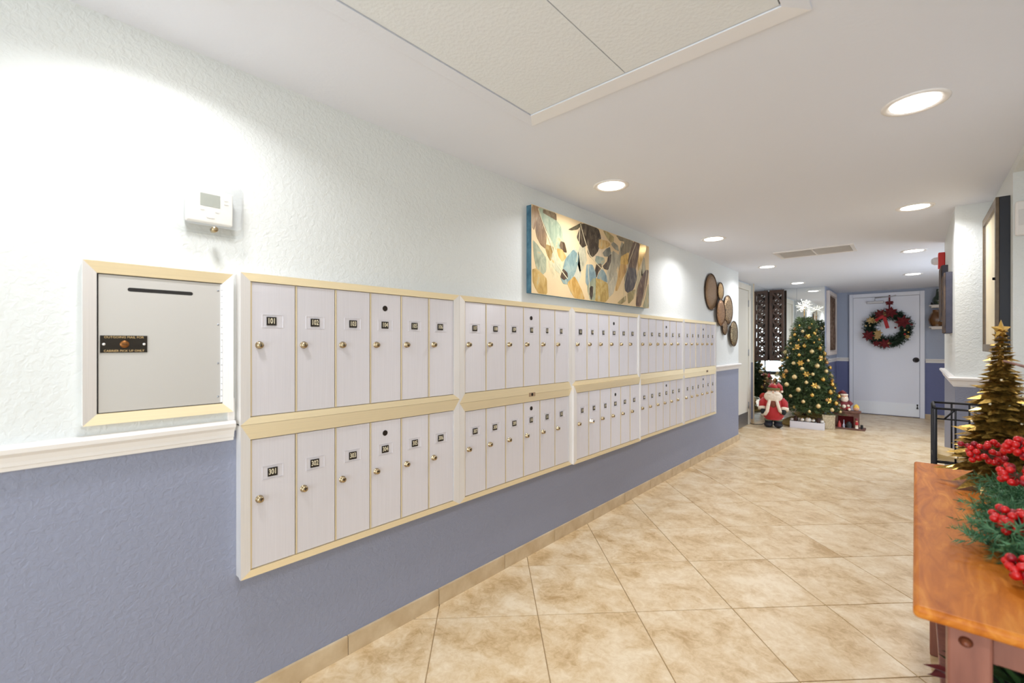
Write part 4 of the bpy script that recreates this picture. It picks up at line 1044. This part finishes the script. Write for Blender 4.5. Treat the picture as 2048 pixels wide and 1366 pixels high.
smooth().tube([(0, 0.01, 0.055), (0, 0.01, 0.02)], [0.016, 0.017], 10).build('shaft', M_DARK, t)
smooth().ball((0, -0.008, 0.014), 0.015, 10, 8, (0.95, 1.6, 0.9)).build('foot', M_DARK, t)
t = thing('small_doll', 'tiny yellow-haired doll head beside the seated figure on the mantel', 'doll', (-0.632, 8.17, 0.2625))
smooth().ball((0, 0, 0.035), 0.036, 12, 9, (1.05, 1, 0.95)).build('head', M_SKIN, t)
smooth().lathe([(0.037, 0.036), (0.035, 0.06), (0.02, 0.085), (0.0, 0.1)], (0, 0.004, 0), seg=14).build('hair', mat('yellow_hair', C(222, 182, 74), 0.8), t)
for sx in (-1, 1): smooth().ball((sx * 0.013, -0.034, 0.04), 0.004, 6, 5).build('eye', M_DARK, t)

# ------------------------------------------------------------------ white tray with cones and silver baubles, gift box
t = thing('white_tray', 'long white wooden tray on the floor before the tree', 'tray', (-1.175, 7.775, 0), math.radians(3))
M_TRAY = mat('white_tray_paint', C(232, 228, 232), 0.5)
MB().box(-0.21, 0.21, -0.055, 0.055, 0, 0.01).build('base', M_TRAY, t)
for a in ((-0.21, 0.21, -0.055, -0.045), (-0.21, 0.21, 0.045, 0.055), (-0.21, -0.2, -0.045, 0.045), (0.2, 0.21, -0.045, 0.045)):
    MB().box(a[0], a[1], a[2], a[3], 0.01, 0.098).build('side', M_TRAY, t, bevel=0.002)
M_SILVER = mat('silver_bauble', C(214, 206, 196), 0.28, 0.8); M_SILVM = mat('pearl_bauble', C(228, 220, 210), 0.5, 0.2)
def cone(label, loc):
    t = thing('pine_cone', label, 'pine cone', loc, 0, 'pine cones in the white tray')
    b = smooth(); b.lathe([(0, 0), (0.018, 0.008), (0.026, 0.03), (0.022, 0.055), (0.01, 0.075), (0, 0.08)], seg=10); b.build('core', mat('cone_brown', C(78, 54, 46), 0.8), t)
    b = MB()
    for k in range(46):
        f = k / 46; a = k * 2.39996; z = 0.006 + 0.07 * f; r = 0.026 * math.sin(PI * (0.15 + 0.8 * f)) + 0.004
        leaf(b, (r * 0.7 * math.cos(a), r * 0.7 * math.sin(a), z), (math.cos(a), math.sin(a), 0.5), (0, 0, 1), 0.018, 0.016, 0.2)
    b.build('scales', MATS['cone_brown'], t)
cone('brown pine cone at the left of the white tray', (-1.315, 7.765, 0.0865)); cone('brown pine cone at the right of the white tray', (-1.035, 7.775, 0.0865))
for k, (x, y, r, m, lab) in enumerate(((-1.235, 7.76, 0.034, M_SILVER, 'shiny silver bauble left of centre in the white tray'), (-1.27, 7.80, 0.03, M_SILVM, 'pearl bauble behind the left pine cone in the white tray'), (-1.36, 7.77, 0.026, M_SILVM, 'small pearl bauble at the left end of the white tray'),
        (-1.16, 7.77, 0.038, M_SILVM, 'large pearl bauble in the middle of the white tray'), (-1.10, 7.78, 0.032, M_SILVER, 'silver bauble right of the middle in the white tray'), (-0.995, 7.785, 0.027, M_SILVM, 'pearl bauble at the right end of the white tray'))):
    bt = thing('tray_bauble', lab, 'bauble', (x, y, 0.0862), 0, 'silver baubles in the white tray')
    smooth().ball((0, 0, r), r, 14, 10).build('ball', m, bt); inst('cap', cap, bt, (0, 0, r), (0.5, 0.2, 0), (r,) * 3)
MB().box(-0.195, 0.195, -0.042, 0.042, 0.0, 0.075).build('filler', mat('tray_filler', C(120, 104, 90), 0.9), None, (-1.175, 7.775, 0.0105), (0, 0, math.radians(3)))
tag(bpy.data.objects['filler'], 'brown stuffing under the cones in the white tray', 'filler')
t = thing('gift_box', 'square gold glitter gift box right of the white tray', 'gift box', (-0.94, 7.98, 0), math.radians(8))
M_GLIT = noisy('silver_gold_glitter', C(120, 98, 70), C(240, 226, 196), 150, 0.3, 0.5, detail=6)
MB().box(-0.075, 0.075, -0.075, 0.075, 0, 0.20).build('box', M_GLIT, t, bevel=0.003)
MB().box(-0.079, 0.079, -0.079, 0.079, 0.17, 0.206).build('lid', M_GLIT, t, bevel=0.003)
b = MB()
for k in range(6): leaf(b, (0, 0, 0.207), (math.cos(k * PI / 3), math.sin(k * PI / 3), 0.5), (0, 0, 1), 0.055, 0.035, 0.3)
b.build('bow', M_GOLD, t)
# cable from the wall to the tree lights
c = smooth().tube([(-1.878, 7.575, 0.022), (-1.87, 7.60, 0.006), (-1.80, 7.60, 0.006), (-1.74, 7.66, 0.006), (-1.69, 7.80, 0.03), (-1.66, 7.86, 0.07), (-1.63, 7.90, 0.03), (-1.58, 7.94, 0.006), (-1.48, 8.0, 0.006)], 0.005, 8)
tag(c.build('power_cable', M_DARK), 'thin dark power cable running from the wall toward the tree', 'cable')
# ------------------------------------------------------------------ console table in the right foreground
TZ = 0.75; ty0, ty1, tx0, tx1 = 1.13, 2.52, -0.003, 0.440
M_TOP = mat('amber_wood_top', C(160, 88, 30), 0.42, Specular_IOR_Level=0.22)
n_ = NT(M_TOP); v_ = n_.mapping(n_.obj(), (6, 1.0, 6)); f_ = n_.noise(v_, 5, 5, 0.6, 1.2)
n_.link(n_.ramp(f_, [(0.3, C(156, 80, 14)), (0.55, C(190, 110, 32)), (0.75, C(214, 142, 58))]), n_.b.inputs['Base Color'])
M_LEG = noisy('rosy_brown_wood', C(122, 72, 58), C(146, 92, 74), 7, 0.4, stretch=(5, 5, 0.7))
tb = thing('console_table', 'long amber wooden console table with square legs at the right', 'table', ((tx0 + tx1) / 2, (ty0 + ty1) / 2, 0))
hx, hy_ = (tx1 - tx0) / 2, (ty1 - ty0) / 2
MB().box(-hx, hx, -hy_, hy_, TZ - 0.024, TZ).build('top', M_TOP, tb, bevel=0.009, bseg=4)
lw = 0.058
for sx in (-1, 1):
    for sy in (-1, 1):
        x = sx * (hx - 0.047 - lw / 2) - lw / 2; y = sy * (hy_ - 0.018 - lw / 2) - lw / 2
        lg = MB().box(x, x + lw, y, y + lw, 0, TZ - 0.024).build('leg', M_LEG, tb, bevel=0.004)
        pg = smooth().lathe([(0, -0.004), (0.008, -0.003), (0.010, 0.0)] if sy < 0 else [(0.010, 0.0), (0.008, 0.003), (0, 0.004)], (x + 0.024, y if sy < 0 else y + lw, TZ - 0.047), 'y', 14)
        pg.build('plug', mat('plug_wood', C(112, 56, 30), 0.35), lg)
ix, iy = hx - 0.047 - lw, hy_ - 0.018 - lw
for sy in (-1, 1):
    y = sy * (iy + lw / 2); MB().box(-ix, ix, y - 0.011, y + 0.011, TZ - 0.080, TZ - 0.024).build('apron', M_LEG, tb, bevel=0.002)
for sx in (-1, 1):
    x = sx * (ix + lw / 2); MB().box(x - 0.011, x + 0.011, -iy, iy, TZ - 0.080, TZ - 0.024).build('apron', M_LEG, tb, bevel=0.002)
MB().box(-ix - 0.045, ix + 0.045, -iy - 0.005, iy + 0.005, 0.20, 0.22).build('lower_shelf', M_LEG, tb, bevel=0.003)

# gold tinsel tree
t = thing('tinsel_tree', 'gold glitter table tree with a star on the wooden console', 'ornamental tree', (0.215, 2.22, TZ))
rg = random.Random(21)
M_TINSEL = noisy('gold_glitter_leaf', C(104, 76, 30), C(206, 168, 84), 90, 0.3, 0.75, detail=5)
smooth().lathe([(0, 0), (0.07, 0.0), (0.072, 0.012), (0.03, 0.02), (0.012, 0.03), (0.010, 0.06), (0, 0.06)], seg=18).build('base', M_TINSEL, t)
smooth().tube([(0, 0, 0.03), (0, 0, 0.51)], 0.007, 8).build('stem', M_GOLD, t)
for L in range(15):
    z = 0.085 + 0.029 * L; r = 0.165 * (1 - L / 16.5); n = max(6, int(13 - L * 0.45)); b = MB()
    for ring in (0, 1, 2):
        for k in range(n):
            a = 2 * PI * (k + 0.5 * ring) / n + L * 0.5 + rg.uniform(-.12, .12)
            d = Vector((math.cos(a), math.sin(a), rg.uniform(-0.75, -0.25) + 0.22 * ring)); le = r * rg.uniform(0.85, 1.15) * (1 - 0.18 * ring)
            leaf(b, (0, 0, z + 0.02 + 0.012 * ring), d, (0, 0, 1), le, max(0.03, min(0.075, le * 0.62)), -0.28)
    b.build('leaf_tier', M_TINSEL, t)
bead = smooth().ball((0, 0, 0), 0.0042, 8, 6).mesh('bead', mat('pearl_bead', C(244, 232, 200), 0.12, 0.5))
for k in range(46):
    f = rg.random(); z = 0.07 + 0.42 * f; r = 0.125 * (1 - f * 0.92) * rg.uniform(0.75, 1.0); a = rg.uniform(0, 2 * PI)
    inst('bead', bead, t, (r * math.cos(a), r * math.sin(a), z))
b = MB(); cs = Vector((0, 0, 0.535)); ax = Vector((0.745, 0.667, 0)); pts = []
for k in range(10):
    a = PI / 2 + k * PI / 5; rr_ = 0.036 if k % 2 == 0 else 0.016
    pts.append(cs + ax * (rr_ * math.cos(a)) + Vector((0, 0, rr_ * math.sin(a))))
nn = Vector((0.667, -0.745, 0)) * 0.009
for k in range(10):
    p, q = pts[k], pts[(k + 1) % 10]; b.tri(p, q, cs + nn); b.tri(q, p, cs - nn)
b.build('star', M_GOLD, t)

# evergreen garland with red berry sprays along the table
t = thing('garland', 'green pine garland lying along the wooden console table', 'garland', (0.25, 1.72, TZ))
b = MB(); rg = random.Random(8)
for k in range(760):
    y = rg.uniform(-0.30, 0.30); x = rg.uniform(-0.10, 0.15) + 0.03 * math.sin(y * 9); z = rg.uniform(0.015, 0.085)
    d = Vector((rg.uniform(-1.2, 0.9), rg.uniform(-0.8, 0.8), rg.uniform(-0.25, 0.7)))
    sprig(b, (x, y, z), d, rg.uniform(0.05, 0.085), 20, 0.032, 0.0017, rg, 0.012)
for i, v in enumerate(b.v): b.v[i] = (min(v[0], 0.19), v[1], max(v[2], 0.001))
o = b.build('needles', M_GARLAND, t); o['kind'] = 'stuff'
smooth().tube([(0.06, -0.30, 0.03), (0.0, -0.1, 0.04), (0.05, 0.1, 0.04), (0.02, 0.30, 0.03)], 0.012, 8).build('stem', M_BARK, t)
M_BERRY = mat('red_berry', C(196, 22, 22), 0.25); M_BERRY2 = mat('crimson_berry', C(140, 14, 30), 0.3)
berry = smooth().ball((0, 0, 0), 0.0085, 10, 8).mesh('berry', M_BERRY); berry2 = smooth().ball((0, 0, 0), 0.0082, 10, 8).mesh('berry', M_BERRY2)
SPR = [((0.160, 1.95, 0.910), 0.050, 34, 'spray of red berries in front of the tinsel tree'), ((0.205, 1.75, 0.970), 0.034, 26, 'high round cluster of red berries at the right edge'),
       ((0.192, 1.70, 0.905), 0.034, 24, 'red berry cluster in the middle of the garland'), ((0.165, 1.50, 0.842), 0.042, 36, 'red berry cluster low at the front of the garland'),
       ((0.160, 1.35, 0.788), 0.030, 24, 'nearest red berry cluster resting by the table front')]
for (p, r, n, lab) in SPR:
    bt = thing('berry_spray', lab, 'berries', p, 0, 'berry sprays in the garland')
    base = Vector((0.26 - p[0], 0.03, TZ + 0.03 - p[2])); b = smooth(); b.tube([base, base * 0.45 + Vector((0, 0, 0.012)), (0, 0, 0)], [0.004, 0.003, 0.002], 6); 
    for k in range(n):
        v = rvec(rg) * r * rg.uniform(0.5, 1.0); v.z *= 0.8
        if p[2] + v.z < TZ + 0.009: v.z = TZ + 0.009 - p[2]
        b.tube([v * 0.1, v], 0.0009, 4, caps=False)
        inst('berry', berry if rg.random() < 0.8 else berry2, bt, v)
    if lab.startswith('spray'):
        for q in ((-0.055, 0.0, 0.022), (-0.040, 0.0, 0.018), (-0.026, 0.0, 0.026)): inst('berry', berry2, bt, q); b.tube([(0, 0, 0.01), q], 0.0009, 4)
    b.build('twig', M_BARK, bt)
tw = thing('bare_twig', 'brown bare twig reaching up beside the tinsel tree', 'twig', (0.27, 1.80, TZ + 0.03))
smooth().tube([(0, 0, 0), (0.0, -0.02, 0.2), (-0.03, 0.01, 0.39), (-0.08, 0.10, 0.41)], [0.006, 0.006, 0.006, 0.003], 8).build('stem', noisy('twig_brown', C(112, 76, 66), C(150, 112, 98), 30, 0.7), tw)
smooth().tube([(-0.03, 0.01, 0.39), (-0.02, -0.08, 0.415), (0.0, -0.16, 0.42)], [0.006, 0.006, 0.004], 8).build('side_shoot', MATS['twig_brown'], tw)

# basket of greenery on the lower shelf
t = thing('basket', 'dark woven basket of greenery on the lower table shelf', 'basket', (0.22, 1.50, 0.2205))
b = smooth(); b.lathe([(0, 0), (0.11, 0), (0.135, 0.10), (0.145, 0.22), (0.135, 0.22), (0.12, 0.1), (0.0, 0.02)], seg=24)
b.build('bowl', noisy('dark_wicker', C(36, 32, 36), C(64, 54, 50), 40, 0.8, stretch=(1, 1, 4), bump=0.6, bdist=0.006), t)
for k in range(5):
    z = 0.03 + 0.045 * k; r = 0.118 + 0.007 * k
    smooth().tube([((r) * math.cos(2 * PI * a / 24), r * math.sin(2 * PI * a / 24), z) for a in range(24)], 0.007, 6, True).build('weave_band', MATS['dark_wicker'], t)
b = MB(); rg = random.Random(31)
for k in range(70):
    a = rg.uniform(0, 2 * PI); rr_ = rg.uniform(0, 0.11)
    leaf(b, (rr_ * math.cos(a), rr_ * math.sin(a), 0.20 + rg.uniform(0, 0.08)), (math.cos(a) * 0.7, math.sin(a) * 0.7, rg.uniform(0.1, 1.0)), (0.1, 0, 1), rg.uniform(0.07, 0.12), 0.04, 0.2)
b.build('leaves', noisy('dark_green_leaf', C(24, 52, 30), C(66, 96, 50), 14, 0.45), t)
b = MB()
for k, d in enumerate(((-1, -0.6, 0.15), (-1, -0.2, 0.1), (-0.9, -0.9, -0.05))):
    leaf(b, (-0.155, -0.20 + 0.02 * k, 0.325), d, (0, 0, 1), 0.055, 0.026, 0.2)
b.tube([(-0.10, -0.06, 0.25), (-0.155, -0.20, 0.325)], 0.003, 6)
b.build('red_leaf_stem', M_DRED, t)

# black wire rack behind the table
t = thing('wire_rack', 'black metal wire rack standing behind the wooden console', 'rack', (0.19, 2.86, 0))
def rod(name, pts, r=0.005): smooth().tube(pts, r, 8).build(name, M_BLACKMETAL, t)
rx, ry = 0.125, 0.14
for sx in (-1, 1):
    for sy in (-1, 1):
        rod('post', [(sx * rx, sy * ry, 0), (sx * rx, sy * ry, 0.952)], 0.008)
for z in (0.955, 0.72, 0.30):
    for sy in (-1, 1): rod('side_bar', [(-rx, sy * ry, z), (rx, sy * ry, z)])
    for sx in (-1, 1): rod('side_bar', [(sx * rx, -ry, z), (sx * rx, ry, z)])
for x in (-0.06, 0.0, 0.06):
    rod('upright_wire', [(x, -ry, 0.70), (x, -ry, 0.955)], 0.0035); rod('upright_wire', [(x, ry, 0.70), (x, ry, 0.955)], 0.0035)
rod('brace_wire', [(-rx, -ry, 0.91), (rx, -ry, 0.91)], 0.0035)
rod('brace_wire', [(-rx + 0.03, -ry, 0.91), (-0.06, -ry, 0.955)], 0.0035); rod('brace_wire', [(rx - 0.03, -ry, 0.91), (0.06, -ry, 0.955)], 0.0035)
for k in range(6): rod('shelf_wire', [(-rx, -ry + 0.045 * k + 0.025, 0.72), (rx, -ry + 0.045 * k + 0.025, 0.72)], 0.003)
pc = thing('paper_bag', 'cream and gold paper wrap lying in the wire rack', 'paper', (0.19, 2.86, 0.7245))
M_PAPER = noisy('cream_paper', C(226, 204, 164), C(198, 164, 100), 12, 0.5, stretch=(1, 1, 5))
b = MB(); N = 10
for k in range(N + 1):
    f = k / N; x = -0.115 + 0.23 * f; zt = 0.028 - 0.012 * math.sin(f * PI) + 0.06 * max(0, f - 0.55)
    b.v += [(x, -0.125, 0.001), (x, 0.11, 0.001), (x, 0.11, zt), (x, -0.125, zt)]
for k in range(N):
    a = 4 * k
    for q in range(4): b.face([a + q, a + (q + 1) % 4, a + 4 + (q + 1) % 4, a + 4 + q])
b.face([3, 2, 1, 0]); b.face([4 * N + q for q in range(4)])
b.build('wrap', M_PAPER, pc);
